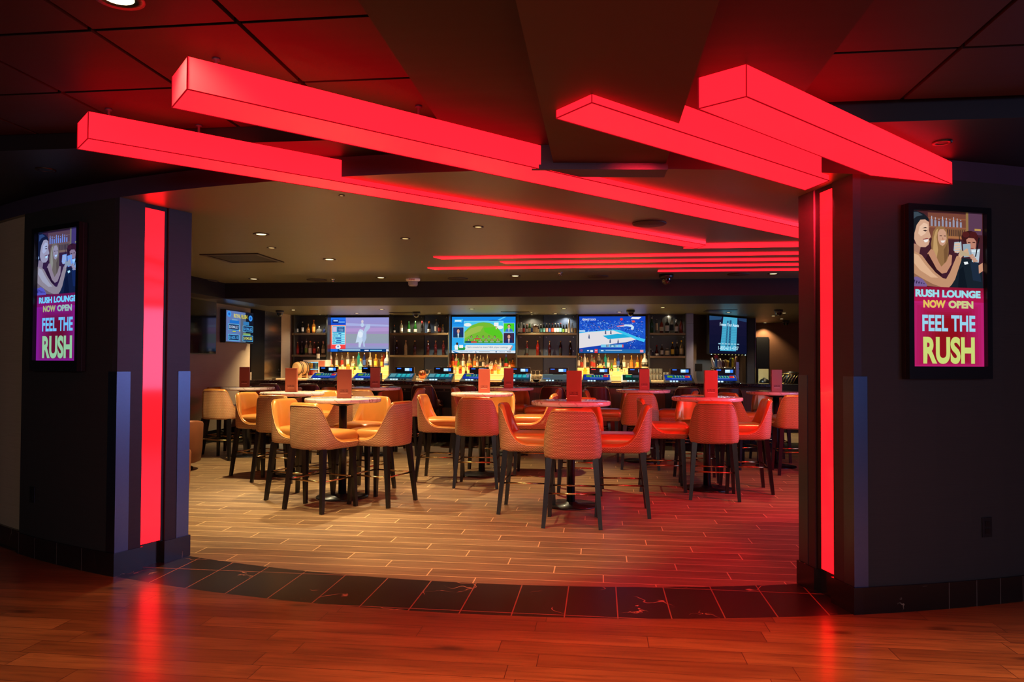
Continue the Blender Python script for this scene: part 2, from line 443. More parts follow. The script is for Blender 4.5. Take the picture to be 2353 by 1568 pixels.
for t0, t1 in zip(ths, ths[1:]):
    p, q = polar(t0, RO), polar(t1, RO)
    mb.poly([(p.x, p.y, Z3), (q.x, q.y, Z3), (q.x, q.y, Z2), (p.x, p.y, Z2)])
struct(mb.build('trim_1', M_FASCIA), 'curved dark fascia above the lounge opening', 'trim')
mb = MB(); BE = 9.95
for t0, t1 in zip(ths, ths[1:]):
    p, q = polar(t0, RO), polar(t1, RO)
    mb.poly([(p.x, p.y, Z3), (q.x, q.y, Z3), (q.x, yline(q.x, BE), Z3), (p.x, yline(p.x, BE), Z3)])
mb.poly([W(-9.5, 5, Z3), W(-5.3, 5, Z3), W(-5.3, 16.5, Z3), W(-9.5, 16.5, Z3)])
struct(mb.build('ceiling', M_CEIL), 'brushed bronze ceiling of the lounge', 'ceiling')
ZB = onb(600, 686, BE).z
BE2 = AB(onz(600, 704, ZB))[1]
mb = MB()
mb.prism([W(-5.3, BE), W(9.5, BE), W(9.5, BE2), W(-5.3, BE2)], ZB, Z3 + 0.05)
mb.prism([W(-5.6, 5.6), W(-5.3, 5.6), W(-5.3, BE), W(-5.6, BE)], ZB, Z3 + 0.05)
struct(mb.build('ceiling', M_SOFFIT), 'black drop beam across the lounge ceiling', 'beam')
ZC = onb(1100, 724, 16.3).z
mb = MB(); mb.poly([W(-9.5, BE2, ZC), W(9.5, BE2, ZC), W(9.5, 21, ZC), W(-9.5, 21, ZC)])
struct(mb.build('ceiling', M_CEIL), 'bronze ceiling above the bar', 'ceiling')
# three long boards hung under the hall ceiling
mb = MB(); pts = [W(-0.82, -4), W(0.05, -4)]; far = [W(0.05, 4.32), W(-0.82, 4.46)]
mb.prism(pts + far, 2.685, 2.70)
struct(mb.build('ceiling', M_BOARD2), 'dark wide ceiling board left of the lower walnut board', 'ceiling board')
mb = MB(); mb.prism([W(0.05, -4), W(0.916, -4), W(0.916, 4.36), W(0.05, 4.32)], 2.685, 2.70)
struct(mb.build('ceiling', M_BOARD2), 'dark wide ceiling board right of the lower walnut board', 'ceiling board')
BX = [onz(1222, 386, 2.552), onz(1535, 387, 2.552)]
bx = [AB(p)[1] for p in BX]
mb = MB(); mb.prism([W(-0.264, -4), W(0.366, -4), W(0.366, bx[1] + .03), W(-0.264, bx[0] + .03)], 2.584, 2.684)
struct(mb.build('ceiling', M_BOARD), 'lower walnut ceiling board running towards the opening', 'ceiling board')
d_ = Vector((0.02, .2, 0))
mb = MB(); mb.prism([BX[0] + Vector((0, .01, 0)), BX[1] + Vector((0, .01, 0)), BX[1] + d_, BX[0] + d_], 2.552, 2.70)
mb.prism([BX[0], BX[1], BX[1] + Vector((0, .03, 0)), BX[0] + Vector((0, .03, 0))], 2.545, 2.572)
struct(mb.build('trim_2', M_FASCIA), 'dark bulkhead with a thin lip where the walnut board meets the fascia', 'trim')

# ------------------------------------------------------------------ curved front walls with their pillars
def ring(mb, t0, t1, r0, r1, z0, z1, n=14):
    T = [t0 + (t1 - t0) * i / n for i in range(n + 1)]
    mb.prism([polar(t, r0) for t in T] + [polar(t, r1) for t in reversed(T)], z0, z1)
    return mb
def pillar(side, t, sgn, pxs, wall_to, wname):
    base = polar(t, RO); tang = Vector((cos(t), sin(t), 0)) * sgn; inw = Vector((-sin(t), cos(t), 0))
    M = Matrix((tang, inw, Vector((0, 0, 1)))).transposed().to_4x4(); M.translation = base
    D = [RO - rad_at(px, t) for px in pxs]      # band end, strip end, groove end
    d1, d2, d3 = D; d4 = RO - RI
    off = 0.05
    tt = t + sgn * off / RO
    mb = MB(); ring(mb, tt, wall_to, RO, RI, 0.0, Z3)
    wl = struct(mb.build(wname, M_BLACKWALL), 'black textile front wall %s of the lounge opening' % side, 'wall')
    def part(name, mat, boxes, bev=0.0):
        m = MB()
        for q in boxes: m.box(*q, bev=bev)
        m.xf(M); return m.build(name, mat)
    struct(part('wall_%s' % side, M_PILLAR, [(0, 0, 0.155, off, d1, Z3)]), 'dark plum front band of the %s pillar' % side, 'pillar')
    struct(part('wall_%s' % side, M_PILLAR, [(0, d3, 0.155, off, d4, Z3)]), 'dark plum rear band of the %s pillar' % side, 'pillar')
    struct(part('baseboard_%s' % side, M_BASE, [(-0.014, -0.014, 0, off, d1 + 0.01, 0.155), (off - 0.02, d1 + 0.01, 0, off + 0.005, d3 - 0.012, 0.155), (-0.014, d3 - 0.012, 0, off, d4 + 0.014, 0.155)]),
           'black marble base around the %s pillar' % side, 'baseboard')
    m = MB(); ring(m, tt, wall_to, RO + 0.014, RO, 0, 0.155)
    for k in ((.33, .63, .93, 1.18) if sgn < 0 else (.62, .82, 1.0, 1.18, 1.37, 1.98, 2.6)):
        ta = t + sgn * k / RO
        m.prism([polar(ta - 0.0003, RO + 0.0146), polar(ta + 0.0003, RO + 0.0146), polar(ta + 0.0003, RO), polar(ta - 0.0003, RO)], 0, 0.155, mi=1)
    struct(m.build('baseboard_%s' % side, [M_BASE, plain('base_grout', (78, 66, 58), 0.8)]), 'black marble skirting below the %s front wall' % side, 'baseboard')
    # the red light panel between the bands
    p = thing('light_panel', 'tall red glowing light panel set in the %s pillar' % side, 'light panel', base)
    def cpart(name, mat, boxes, bev=0.0):
        m = MB()
        for q in boxes: m.box(*q, bev=bev)
        m.xf(M); m.xf(Matrix.Translation(-base)); return m.build(name, mat, p)
    zt = Z3 - 0.03
    cpart('panel', M_REDPANEL, [(0.012, d1 + 0.004, 0.165, 0.03, d2, zt)])
    cpart('frame', M_BLACKMATT, [(0.012, d2, 0.155, 0.06, d3, Z3), (0.012, d1, zt, 0.05, d2, Z3), (0.032, d1, 0.155, 0.05, d2, zt)])
    # steel corner guards
    g = 0.0035
    for nm, y0, y1, c in (('front', -g, 0.10, 0), ('rear', d4 - 0.105, d4 + g, 1)):
        if c == 0: q = [(-g, y0, 0.156, 0, y1, 1.385), (0, -g, 0.156, 0.085, 0.0, 1.385)]
        else: q = [(-g, y0, 0.156, 0, y1, 1.385), (0, d4, 0.156, 0.085, d4 + g, 1.385)]
        tag(part('corner_guard', M_GUARD, q), 'satin steel guard on the %s corner of the %s pillar' % (nm, side), 'corner guard')
    return M, D
pillar('left', TL, -1, (328, 375, 383), radians(-34.2), 'wall_left')
pillar('right', TR, 1, (1914, 1882, 1871), radians(34), 'wall_right')
mb = MB(); ring(mb, radians(-34.2), radians(-55), RO - 0.04, RI, 0.155, Z3)
struct(mb.build('wall_left', M_TAN), 'tan grasscloth wall at the far left edge', 'wall')
mb = MB(); ring(mb, radians(-34.2), radians(-55), RO - 0.02, RI, 0, 0.155)
struct(mb.build('baseboard_left', M_BASE), 'black marble skirting below the far left tan wall', 'baseboard')

# ------------------------------------------------------------------ walls of the lounge
AWL = -7.0
BM = [AB(ona(px, 800, AWL))[1] for px in (575, 606, 645, 680)]
BK = 16.4
def wallbox(name, mat, a0, a1, b0, b1, z0, z1, label, cat='wall'):
    m = MB(); m.prism([W(a0, b0), W(a1, b0), W(a1, b1), W(a0, b1)], z0, z1)
    return struct(m.build(name, mat), label, cat)
wallbox('wall_left', M_TAN, AWL - 0.15, AWL, 5.4, BM[0], 0, Z3 + .02, 'tan grasscloth side wall of the lounge with two screens')
wallbox('baseboard_left', M_BASE, AWL, AWL + 0.015, 5.4, BM[0], 0, 0.22, 'black baseboard of the tan side wall', 'baseboard')
mbl = MB(); mbl.prism([W(AWL - .15, BM[0]), W(AWL + .02, BM[0]), W(AWL + .02, BM[1]), W(AWL - .15, BM[1])], 0, ZC)
struct(mbl.build('wall_left', plain('black_polished_panel', (9, 8, 8), .35, 0, .05)), 'black marble panel at the left end of the bar', 'wall')
mbl = MB(); b_, c_ = BM[1], BM[2]
for z0, z1 in ((0, 1.235), (1.24, 1.92), (1.925, ZC)):
    mbl.prism([W(AWL - .15, b_ + .01), W(AWL + .012, b_ + .01), W(AWL + .012, c_ - .01), W(AWL - .15, c_ - .01)], z0, z1)
for z in (1.3, 1.86, 1.99, 2.5):
    for bb in (b_ + .1, c_ - .1):
        mbl.prism([W(AWL + .012, bb - .012), W(AWL + .016, bb - .012), W(AWL + .016, bb + .012), W(AWL + .012, bb + .012)], z - .012, z + .012)
struct(mbl.build('wall_left', plain('polished_steel_panel', (150, 148, 146), 0.22, 1.0, var=.03)), 'bolted steel panels on the wall left of the bar shelves', 'wall')
wallbox('wall_left', M_TAN, AWL - .15, AWL + .01, BM[2], BK, 0, ZC, 'tan wall strip between steel panels and bar shelves')
A_L, A_R = aat(680, BK), aat(1577, BK)
M_BACK = plain('dark_metal_panel', (76, 76, 70), 0.34, 0.35, var=.12, scale=3)
M_BACKB = plain('blue_grey_metal_panel', (70, 84, 106), 0.34, 0.35, var=.12, scale=3)
M_TVWALL = plain('tan_metal_panel', (120, 98, 72), 0.4, 0.3, var=.08, scale=4)
xs = [(680, 755, M_BACK), (755, 900, M_TVWALL), (900, 975, M_BACK), (975, 1033, M_BACKB), (1033, 1190, M_TVWALL), (1190, 1248, M_BACK), (1248, 1325, M_BACKB), (1325, 1492, M_TVWALL), (1492, 1577, M_BACK)]
nm = ['left shelf bay', 'left television', 'second shelf bay, left half', 'second shelf bay, right half', 'middle television', 'third shelf bay, left half', 'third shelf bay, right half', 'right television', 'right shelf bay']
for (p0, p1, mt), t_ in zip(xs, nm):
    a0, a1 = aat(p0, BK), aat(p1, BK)
    m = MB(); m.prism([W(a0 + .008, BK), W(a1 - .008, BK), W(a1 - .008, BK + .05), W(a0 + .008, BK + .05)], 0.9, ZC)
    for z in (1.30, 1.62, 1.74, 2.05, 2.2, 2.5):
        for aa in (a0 + .07, a1 - .07):
            m.prism([W(aa - .009, BK - .006), W(aa + .009, BK - .006), W(aa + .009, BK), W(aa - .009, BK)], z - .009, z + .009, mi=1)
    struct(m.build('wall_back', [mt, M_STEEL]), 'back wall panel behind the ' + t_, 'wall')
wallbox('wall_back', M_BLACKMATT, A_L - .3, A_R + .02, BK + .05, BK + .2, 0, ZC, 'black wall behind the bar panels')
for i, px in enumerate((682, 757, 899, 1034, 1189, 1326, 1491, 1574)):
    a = aat(px, BK - .17)
    wallbox('trim_%d' % (3 + i), M_BACK, a - .012, a + .012, BK - .33, BK, 1.12, ZC, '%s upright fin between bar bays' % ('first second third fourth fifth sixth seventh eighth'.split()[i]), 'trim')
# right end: steel column, angled dark panel, column, room beyond
a0, a1 = aat(1577, 16.1), aat(1593, 16.1)
mb = MB()
for z0, z1 in ((1.1, 2.33), (2.336, ZC)): mb.prism([W(a0, 16.08), W(a1, 16.08), W(a1, 16.5), W(a0, 16.5)], z0, z1)
struct(mb.build('wall_back', plain('pale_lavender_steel', (146, 146, 176), .3, .25)), 'pale steel column right of the bar shelves', 'column')
M_DKWOOD = walltex('dark_ribbed_wood', (58, 42, 34), (78, 58, 46), 0.5, 60.0, 2.0, 0.1)
pA, pB = onb(1593, 800, 16.25), onY(1722, 800, 17.75)
def strip_wall(name, mat, p, q, z0, z1, label, th=0.1, cat='wall'):
    d = (q - p); d.z = 0; d.normalize(); n = Vector((-d.y, d.x, 0)) * th
    m = MB(); m.prism([p, q, q + n, p + n], z0, z1); return struct(m.build(name, mat), label, cat)
strip_wall('wall_back', M_DKWOOD, pA, pB, 0.0, ZC, 'dark ribbed wood wall behind the beer taps')
pC = onY(1733, 800, 17.2); pC2 = onY(1717, 800, 17.3)
mb = MB(); mb.prism([onY(1717, 800, 17.3), onY(1737, 800, 17.25), onY(1737, 800, 17.25) + Vector((0, .12, 0)), onY(1717, 800, 17.3) + Vector((0, .12, 0))], 0, ZC)
struct(mb.build('wall_back', M_PILLAR), 'dark column with steel edge at the right end of the bar', 'column')
mb = MB(); e = onY(1735.5, 800, 17.24); mb.prism([e + Vector((-.012, -.012, 0)), e + Vector((.012, -.012, 0)), e + Vector((.012, .02, 0)), e + Vector((-.012, .02, 0))], 0.9, ZC)
struct(mb.build('trim_11', M_STEEL), 'steel edge strip of the column at the right end of the bar', 'trim')
BF = 19.9
wallbox('wall_back', M_TANDK, aat(1720, BF), 9.5, BF, BF + .1, 0, ZC, 'tan wall of the room beyond the right end of the bar')
a0, a1 = aat(1739, BF - .05), aat(1767, BF - .05)
zt = onb(1750, 775, BF).z
m = MB(); m.prism([W(a0, BF - .03), W(a1, BF - .03), W(a1, BF - .001), W(a0, BF - .001)], 0, zt)
struct(m.build('door_1', plain('dark_door', (22, 18, 15), .5)), 'dark doorway in the tan wall beyond the bar', 'door')
wallbox('wall_right', M_TANDK, 8.6, 8.75, 5.0, 21, 0, Z3 + .02, 'side wall of the lounge hidden behind the right pillar')

# ------------------------------------------------------------------ red light beams
def beam(foot, z0, z1, label, rods=()):
    c = Vector((sum(p.x for p in foot) / len(foot), sum(p.y for p in foot) / len(foot), 0))
    t = thing('light_beam', label, 'light beam', c, 0, 'red light beams of the entrance')
    m = MB(); m.prism([p - c for p in foot], z0, z1, bev=0.002)
    m.build('diffuser', M_RED, t)
    F = [p - c for p in foot]; e = Vector((0, 0, .001))
    m = MB()
    for i in range(len(F)):
        a_, b_ = F[i].copy(), F[(i + 1) % len(F)].copy(); a_.z = b_.z = z0
        m.bar(a_, b_, .0045)
    for i in (0, len(F) - 1):
        a_ = F[i].copy(); a_.z = z0; b_ = F[i].copy(); b_.z = z1; m.bar(a_, b_, .0045)
    m.build('edge_seam', M_SEAM, t)
    for (px, py) in rods:
        p = onz(px, py, Z1) - c
        r = MB(); r.lathe([(0.011, z1), (0.007, z1 + .006), (0.007, Z1 - .012), (0.018, Z1 - .01), (0.018, Z1)], 10, p.x, p.y)
        r.build('hanger_rod', M_FASCIA, t)
    return t
zb = 2.548
def ext(p, q, k): return q + (q - p) * k
B = lambda px, py: onz(px, py, zb)
b2 = [B(395, 247), B(1823, 545), B(1823, 520), B(430, 205)]
beam([b2[0], ext(b2[0], b2[1], .35), ext(b2[3], b2[2], .35), b2[3]], zb, 2.682, 'long red light beam in the middle, its square end highest on the left', ((497, 134), (962, 243)))
b1 = [B(178, 342), B(1600, 571), B(1622, 563), B(202, 318)]
beam(b1, zb, 2.682, 'long red light beam lowest on the left, ending in a flush ceiling line', ((250, 250), (457, 287)))
b3 = [B(1278, 272), B(1850, 437), B(1905, 415), B(1360, 236)]
beam(b3, zb, 2.682, 'short red light beam whose tip lies flush with the lower walnut board')
b4 = [B(1605, 250), B(2000, 403), polar(tarc(2188, 404, RO + .02)[0], RO + .02, zb), B(1715, 222)]
beam(b4, zb, 2.682, 'short red light beam furthest right with a square lit end')
# thin lines in the lounge ceiling
def line(a0, b0, b1, label, skew=0.06, a1=8.0):
    m = MB(); m.prism([W(a0 + skew, b0), W(a1, b0), W(a1, b1), W(a0, b1)], Z3 - .008, Z3 + .01)
    tag(m.build('ceiling_light_line', M_REDLINE), label, 'light strip', 'thin red lines in the lounge ceiling')
pj = AB(onz(1600, 571, Z3 - .008)); pk = AB(onz(1622, 563, Z3 - .008))
bj = [AB(onz(1823, y, Z3 - .008))[1] for y in (558, 568)]
line(pj[0] - .12, min(bj), max(bj), 'red ceiling line carrying on from the lowest left beam', .1)
line(-1.70, 7.63, 7.785, 'upper of the two longest thin red ceiling lines', -.05)
line(-1.05, 8.06, 8.215, 'red ceiling line between the two longest ones', -.05)
line(-1.97, 8.50, 8.645, 'lower of the two longest thin red ceiling lines', -.05)
line(0.69, 8.955, 9.09, 'shortest red ceiling line, next to the dome camera', 0)
# ------------------------------------------------------------------ furniture materials
def leather(name, c0, c1, rough=0.34):
    s = NT(name); o = s.obj(); f = s.noise(o, 9, 3); g = s.noise(o, 260, 2)
    MATS[name] = s.pbr(s.mix(f, lin(c0), lin(c1)), rough, 0.25, 0.5, s.bump(g, 0.08, 0.001))
    return s.mat
M_LEATHER = leather('bronze_leather', (192, 124, 54), (204, 136, 64), 0.30)
M_BROWNLEA = leather('dark_brown_leather', (74, 40, 26), (88, 50, 34), 0.4)
s = NT('woven_dot_fabric'); uv = s.n('SeparateXYZ', (s.n('UVMap').outputs[0],)).outputs
y_ = s.m('DIVIDE', uv[1], 0.0106); row = s.m('FLOOR', y_)
x_ = s.m('ADD', s.m('DIVIDE', uv[0], 0.0150), s.m('MULTIPLY', s.m('FRACT', s.m('MULTIPLY', row, 0.5)), 1.0))
fx_, fy_ = s.m('SUBTRACT', s.m('FRACT', x_), 0.5), s.m('SUBTRACT', s.m('FRACT', y_), 0.5)
dd = s.m('SQRT', s.m('ADD', s.m('POWER', s.m('ABSOLUTE', s.m('MULTIPLY', fx_, 1.05)), 2.0), s.m('POWER', s.m('ABSOLUTE', fy_), 2.0)))
dot = s.m('SUBTRACT', 1.0, s.step(dd, 0.16, 0.34))
band = s.step(s.m('ABSOLUTE', fy_), 0.36, 0.5)
c_ = s.mix(dot, s.mix(band, lin((160, 100, 56)), lin((98, 58, 32))), lin((255, 226, 170)))
M_WOVEN = s.pbr(c_, s.m('SUBTRACT', 0.55, s.m('MULTIPLY', dot, 0.2)), 0.0, 0.4, s.bump(dot, 0.35, 0.002))
M_STITCH = plain('cream_stitch', (226, 178, 112), 0.5, 0.2)
M_LEGS = plain('black_stained_leg', (17, 15, 17), 0.32, 0, 0.5, coat=0.2)
M_BRASS = plain('polished_brass', (196, 164, 112), 0.2, 1.0, var=.03)
s = NT('veined_cream_marble'); p = s.obj()
dist = s.n('VectorMath', (p, s.n('VectorMath', (s.n('TexNoise', {'Vector': p, 'Scale': 3.0, 'Detail': 3}).outputs['Color'], (0.5, 0.5, 0.5)), operation='SUBTRACT').outputs[0]), operation='MULTIPLY_ADD')
sp = s.n('SeparateXYZ', (p,)).outputs
q = s.m('ADD', s.m('MULTIPLY', sp[0], 9.0), s.m('ADD', s.m('MULTIPLY', sp[1], 3.0), s.m('ADD', s.m('MULTIPLY', sp[2], 4.0), s.m('MULTIPLY', s.noise(p, 3.0, 4, .6), 7.0))))
vn = s.m('ABSOLUTE', s.m('SUBTRACT', s.m('FRACT', q), 0.5))
vn = s.m('MULTIPLY', s.m('SUBTRACT', 1.0, s.step(vn, 0.0, 0.12)), s.step(s.noise(p, 5.0, 2), 0.42, 0.6))
M_TOP = s.pbr(s.mix(vn, s.mix(s.noise(p, 6, 3), lin((222, 206, 184)), lin((240, 228, 212))), lin((164, 120, 92))), 0.12, 0, 0.5, coat=.3)

# ------------------------------------------------------------------ stools
def outline(n_side=9, n_corner=9, n_back=13):
    hw, yf, yb, rc, rf = 0.262, 0.262, -0.262, 0.135, 0.05
    P = []
    for i in range(n_side): P.append((-hw, yf - rf - (yf - rf - (yb + rc)) * i / n_side))
    for i in range(n_corner):
        t = pi / 2 * i / n_corner; P.append((-hw + rc - rc * cos(t), yb + rc - rc * sin(t)))
    for i in range(n_back):
        f = i / (n_back - 1); x = (-hw + rc) + f * 2 * (hw - rc); P.append((x, yb - 0.022 * (1 - (2 * f - 1) ** 2)))
    R = [(-x, y) for x, y in reversed(P[:n_side + n_corner])]
    P = P + R
    nf = 5
    for i in range(nf):
        t = pi / 2 * (i + 1) / (nf + 1); P.append((hw - rf + rf * cos(t), yf - rf + rf * sin(t)))
    for i in range(5): P.append(((hw - rf) * (1 - 2 * i / 4.0), yf))
    for i in range(nf):
        t = pi / 2 * (i + 1) / (nf + 1); P.append((-hw + rf - rf * sin(t), yf - rf + rf * cos(t)))
    return P
HP = [(-0.30, 1.045), (-0.245, 1.038), (-0.225, 1.015), (-0.19, 0.925), (-0.155, 0.83), (-0.12, 0.762), (-0.08, 0.712), (-0.03, 0.684), (0.03, 0.672), (0.30, 0.668)]
def hgt(y):
    for (y0, h0), (y1, h1) in zip(HP, HP[1:]):
        if y <= y1:
            f = max(0, min(1, (y - y0) / (y1 - y0))); f = f * f * (3 - 2 * f) * .25 + f * .75
            return h0 + (h1 - h0) * f
    return HP[-1][1]
def stool_meshes(fabric_back, leather_m):
    P = outline(); n = len(P); out = {}
    zb = 0.605
    def nrm(i):
        a, b = P[i - 1], P[(i + 1) % n]; d = Vector((b[0] - a[0], b[1] - a[1])).normalized()
        return Vector((d.y, -d.x))                    # outward for this winding
    sgn = 1 if (nrm(20).dot(Vector(P[20]))) > 0 else -1
    N = [nrm(i) * sgn for i in range(n)]
    def pt(i, z, off=0.0):
        t = (z - 0.605) / 0.45
        x, y = P[i]; x += N[i].x * off; y += N[i].y * off
        k = 1 - 0.105 * max(0, t) - 0.03 * max(0, 0.12 - t) / 0.12
        return Vector((x * k, y * (1 - 0.0 * t) - 0.02 * t * (1 if y < 0 else 0), z))
    # woven outer shell with rounded lower edge
    mb = MB(); uvl = mb.b.loops.layers.uv.new('UVMap')
    ss = [0.0]
    for i in range(1, n + 1): ss.append(ss[-1] + hypot(P[i % n][0] - P[i - 1][0], P[i % n][1] - P[i - 1][1]))
    rows = [(0, -0.03), (0.004, -0.012), (0.014, -0.003), (0.03, 0.0)] + [(None, k / 9.0) for k in range(1, 10)]
    V = []
    for i in range(n):
        h = hgt(P[i][1]); col = []
        for a, f in rows:
            if a is not None: z = zb + a; p = pt(i, z, f)
            else: z = zb + 0.03 + (h - zb - 0.03) * f; p = pt(i, z, 0.004 * sin(pi * f))
            col.append((mb.v(p), z))
        V.append(col)
    for i in range(n):
        j = (i + 1) % n
        for k in range(len(rows) - 1):
            f = mb.face([V[i][k][0], V[j][k][0], V[j][k + 1][0], V[i][k + 1][0]], smooth=True)
            for l, (u, z) in zip(f.loops, ((ss[i], V[i][k][1]), (ss[i + 1], V[j][k][1]), (ss[i + 1], V[j][k + 1][1]), (ss[i], V[i][k + 1][1]))):
                l[uvl].uv = (u, z)
    mb.face([V[i][0][0] for i in reversed(range(n))])
    out['shell'] = (mb, fabric_back)
    # rolled rim and inner lining
    mb = MB(); R = []
    for i in range(n):
        h = hgt(P[i][1]); w = 0.05 if P[i][1] < 0.1 else 0.04
        ring = [pt(i, h - 0.004, 0.003), pt(i, h + 0.010, -0.003), pt(i, h + 0.019, -w * .3), pt(i, h + 0.021, -w * .55), pt(i, h + 0.012, -w * .85), pt(i, h - 0.012, -w)]
        zl = 0.66
        for f in (0.25, 0.5, 0.75, 1.0):
            z = (h - 0.012) + (zl - (h - 0.012)) * f
            ring.append(pt(i, z, -w - 0.022 * sin(pi * min(1, f)) * (1 if h > .75 else 0)))
        R.append([mb.v(p) for p in ring])
    for i in range(n):
        j = (i + 1) % n
        for k in range(len(R[0]) - 1): mb.face([R[i][k], R[j][k], R[j][k + 1], R[i][k + 1]], smooth=True)
    out['backrest_lining'] = (mb, leather_m)
    # stitched piping along the seam
    mb = MB()
    pts = [pt(i, hgt(P[i][1]) - 0.007, 0.0035) for i in range(n - 10)]
    mb.tube(pts, 0.0032, 6); out['piping'] = (mb, M_STITCH)
    # seat cushion
    def rr(hx, y0, y1, r, z, m=6):
        q = []
        for cx, cy, a in ((hx - r, y1 - r, 0), (-hx + r, y1 - r, pi / 2), (-hx + r, y0 + r, pi), (hx - r, y0 + r, 3 * pi / 2)):
            for k in range(m): t = a + pi / 2 * k / (m - 1); q.append((cx + r * cos(t), cy + r * sin(t), z))
        return q
    mb = MB()
    prof = [(0.655, 0.012, .05), (0.675, 0.0, .05), (0.725, -0.004, .05), (0.752, 0.004, .055), (0.768, 0.02, .06), (0.777, 0.05, .07), (0.782, 0.11, .09)]
    mb.loft([rr(0.236 - i_, -0.205 + i_, 0.284 - i_, r_, z_) for z_, i_, r_ in prof])
    out['seat'] = (mb, leather_m)
    out['legs'] = []; out['rails'] = []
    J = {}
    for sx in (-1, 1):
        for rear in (0, 1):
            top = Vector((sx * 0.205, -0.2 if rear else 0.205, 0.612)); foot = Vector((sx * (0.252 if rear else 0.232), -0.262 if rear else 0.235, 0.0))
            mb = MB(); mb.bar(foot, top, 0.034, 0.052, up=(0, 1, 0)); out['legs'].append(mb)
            J[(sx, rear)] = foot + (top - foot) * (0.31 / 0.63)
    for a, b in (((-1, 0), (1, 0)), ((-1, 1), (1, 1)), ((-1, 0), (-1, 1)), ((1, 0), (1, 1))):
        mb = MB(); mb.tube([J[a], J[b]], 0.0085, 8); out['rails'].append(mb)
    return out
def make_stool(name, label, group, back_m, lea_m):
    t = thing(name, label, 'bar stool', (0, 0, 0), 0, group)
    S = stool_meshes(back_m, lea_m)
    for k in ('shell', 'backrest_lining', 'piping', 'seat'): S[k][0].build(k, S[k][1], t)
    for mb in S['legs']: mb.build('leg', M_LEGS, t)
    for mb in S['rails']: mb.build('foot_rail', M_BRASS, t)
    return t
TABLES = {  # x, y, how one finds it, menu turn (degrees)
    'T7': (0.611, 7.64, 'front middle table', -14), 'T3': (-1.833, 8.05, 'front left table', 4), 'T9': (2.293, 8.70, 'front right table', 4),
    'T2': (-2.86, 9.66, 'second table from the left wall', 2), 'T5': (-0.39, 9.73, 'table behind the front left and middle ones', 5),
    'T1': (-4.135, 11.6, 'table nearest the tan left wall', 6), 'T4': (-2.18, 11.8, 'rear table before the left television', 6),
    'T6': (-0.055, 11.9, 'rear table before the middle television', 6), 'T8': (1.974, 11.15, 'rear table before the right television', 4),
    'T10': (3.78, 10.6, 'table cut off by the right pillar', 5)}
TS = {'T7': 'front middle', 'T3': 'front left', 'T9': 'front right', 'T2': 'second-from-left-wall', 'T5': 'central second-row', 'T1': 'left-wall', 'T4': 'rear left-television', 'T6': 'rear middle-television', 'T8': 'rear right-television', 'T10': 'right-pillar'}
STOOLS = [  # table, x, y, heading, what one sees
    ('T7', .565, 6.80, 7, 'woven back turned to the viewer'), ('T7', .17, 7.37, 98, 'seen from its side, facing right'), ('T7', 1.07, 7.27, 277, 'seen from its side, facing left'), ('T7', .78, 8.42, 187, 'facing the viewer behind the tabletop'),
    ('T3', -1.90, 7.46, 30, 'woven back turned to the viewer'), ('T3', -1.36, 7.76, 295, 'on its right, woven back half red'), ('T3', -1.70, 8.50, 205, 'behind it, bronze lining facing the viewer'), ('T3', -2.25, 7.97, 113, 'on its left, partly hidden by the nearest back'),
    ('T9', 2.22, 8.16, 12, 'woven back turned to the viewer'), ('T9', 1.77, 8.67, 98, 'on its left, facing right'), ('T9', 2.69, 8.57, 277, 'on its right, facing left'), ('T9', 2.33, 9.33, 187, 'behind it, facing the viewer'),
    ('T2', -2.85, 9.20, 10, 'woven back turned to the viewer'), ('T2', -3.27, 9.68, 112, 'on its left, lining showing'), ('T2', -2.42, 9.78, 285, 'on its right, facing left'), ('T2', -2.72, 10.39, 192, 'behind it, facing the viewer'),
    ('T5', -.40, 8.88, 4, 'woven back turned to the viewer'), ('T5', -.88, 9.30, 98, 'on its left, facing right'), ('T5', .30, 9.77, 277, 'on its right, mostly hidden'), ('T5', -.26, 10.28, 212, 'behind it, facing the viewer'),
    ('T1', -4.37, 11.25, 10, 'woven back turned to the viewer'), ('T1', -4.55, 11.86, 110, 'on its left, lining showing'), ('T1', -3.70, 11.9, 282, 'on its right, facing left'), ('T1', -4.25, 12.36, 187, 'behind it, facing the viewer'),
    ('T4', -2.72, 11.85, 110, 'on its left, lining showing'), ('T4', -2.24, 11.35, 10, 'woven back turned to the viewer'), ('T4', -2.12, 12.45, 190, 'behind it, facing the viewer'), ('T4', -1.70, 11.9, 280, 'on its right, facing left'),
    ('T6', -.68, 12.0, 100, 'on its left, facing right'), ('T6', .03, 12.55, 190, 'behind it, facing the viewer'), ('T6', .50, 11.95, 277, 'on its right, facing left'),
    ('T8', 1.80, 10.44, 7, 'woven back turned to the viewer'), ('T8', 1.38, 11.25, 98, 'on its left, facing right'), ('T8', 2.0, 11.85, 187, 'behind it, facing the viewer'), ('T8', 2.50, 11.17, 287, 'on its right, facing left'),
    ('T10', 3.80, 9.98, 7, 'woven back turned to the viewer'), ('T10', 3.27, 10.55, 65, 'on its left, facing away'), ('T10', 3.92, 11.22, 187, 'behind it, facing the viewer')]
proto = make_stool('bar_stool', '', 'woven back bronze stools at the high tables', M_WOVEN, M_LEATHER)
for i, (tb, x, y, h, how) in enumerate(STOOLS):
    lab = 'bronze stool of the %s table, %s' % (TS[tb], how)
    if i == 0:
        proto.location = (x, y, 0); proto.rotation_euler = (0, 0, -radians(h)); proto['label'] = lab
    else: dup(proto, (x, y, 0), -radians(h), lab)
BARB = 13.85                                 # front edge of the bar counter
bproto = make_stool('bar_stool', '', 'dark brown stools along the bar', M_BROWNLEA, M_BROWNLEA)
ORD = 'first second third fourth fifth sixth seventh eighth ninth tenth eleventh twelfth'.split()
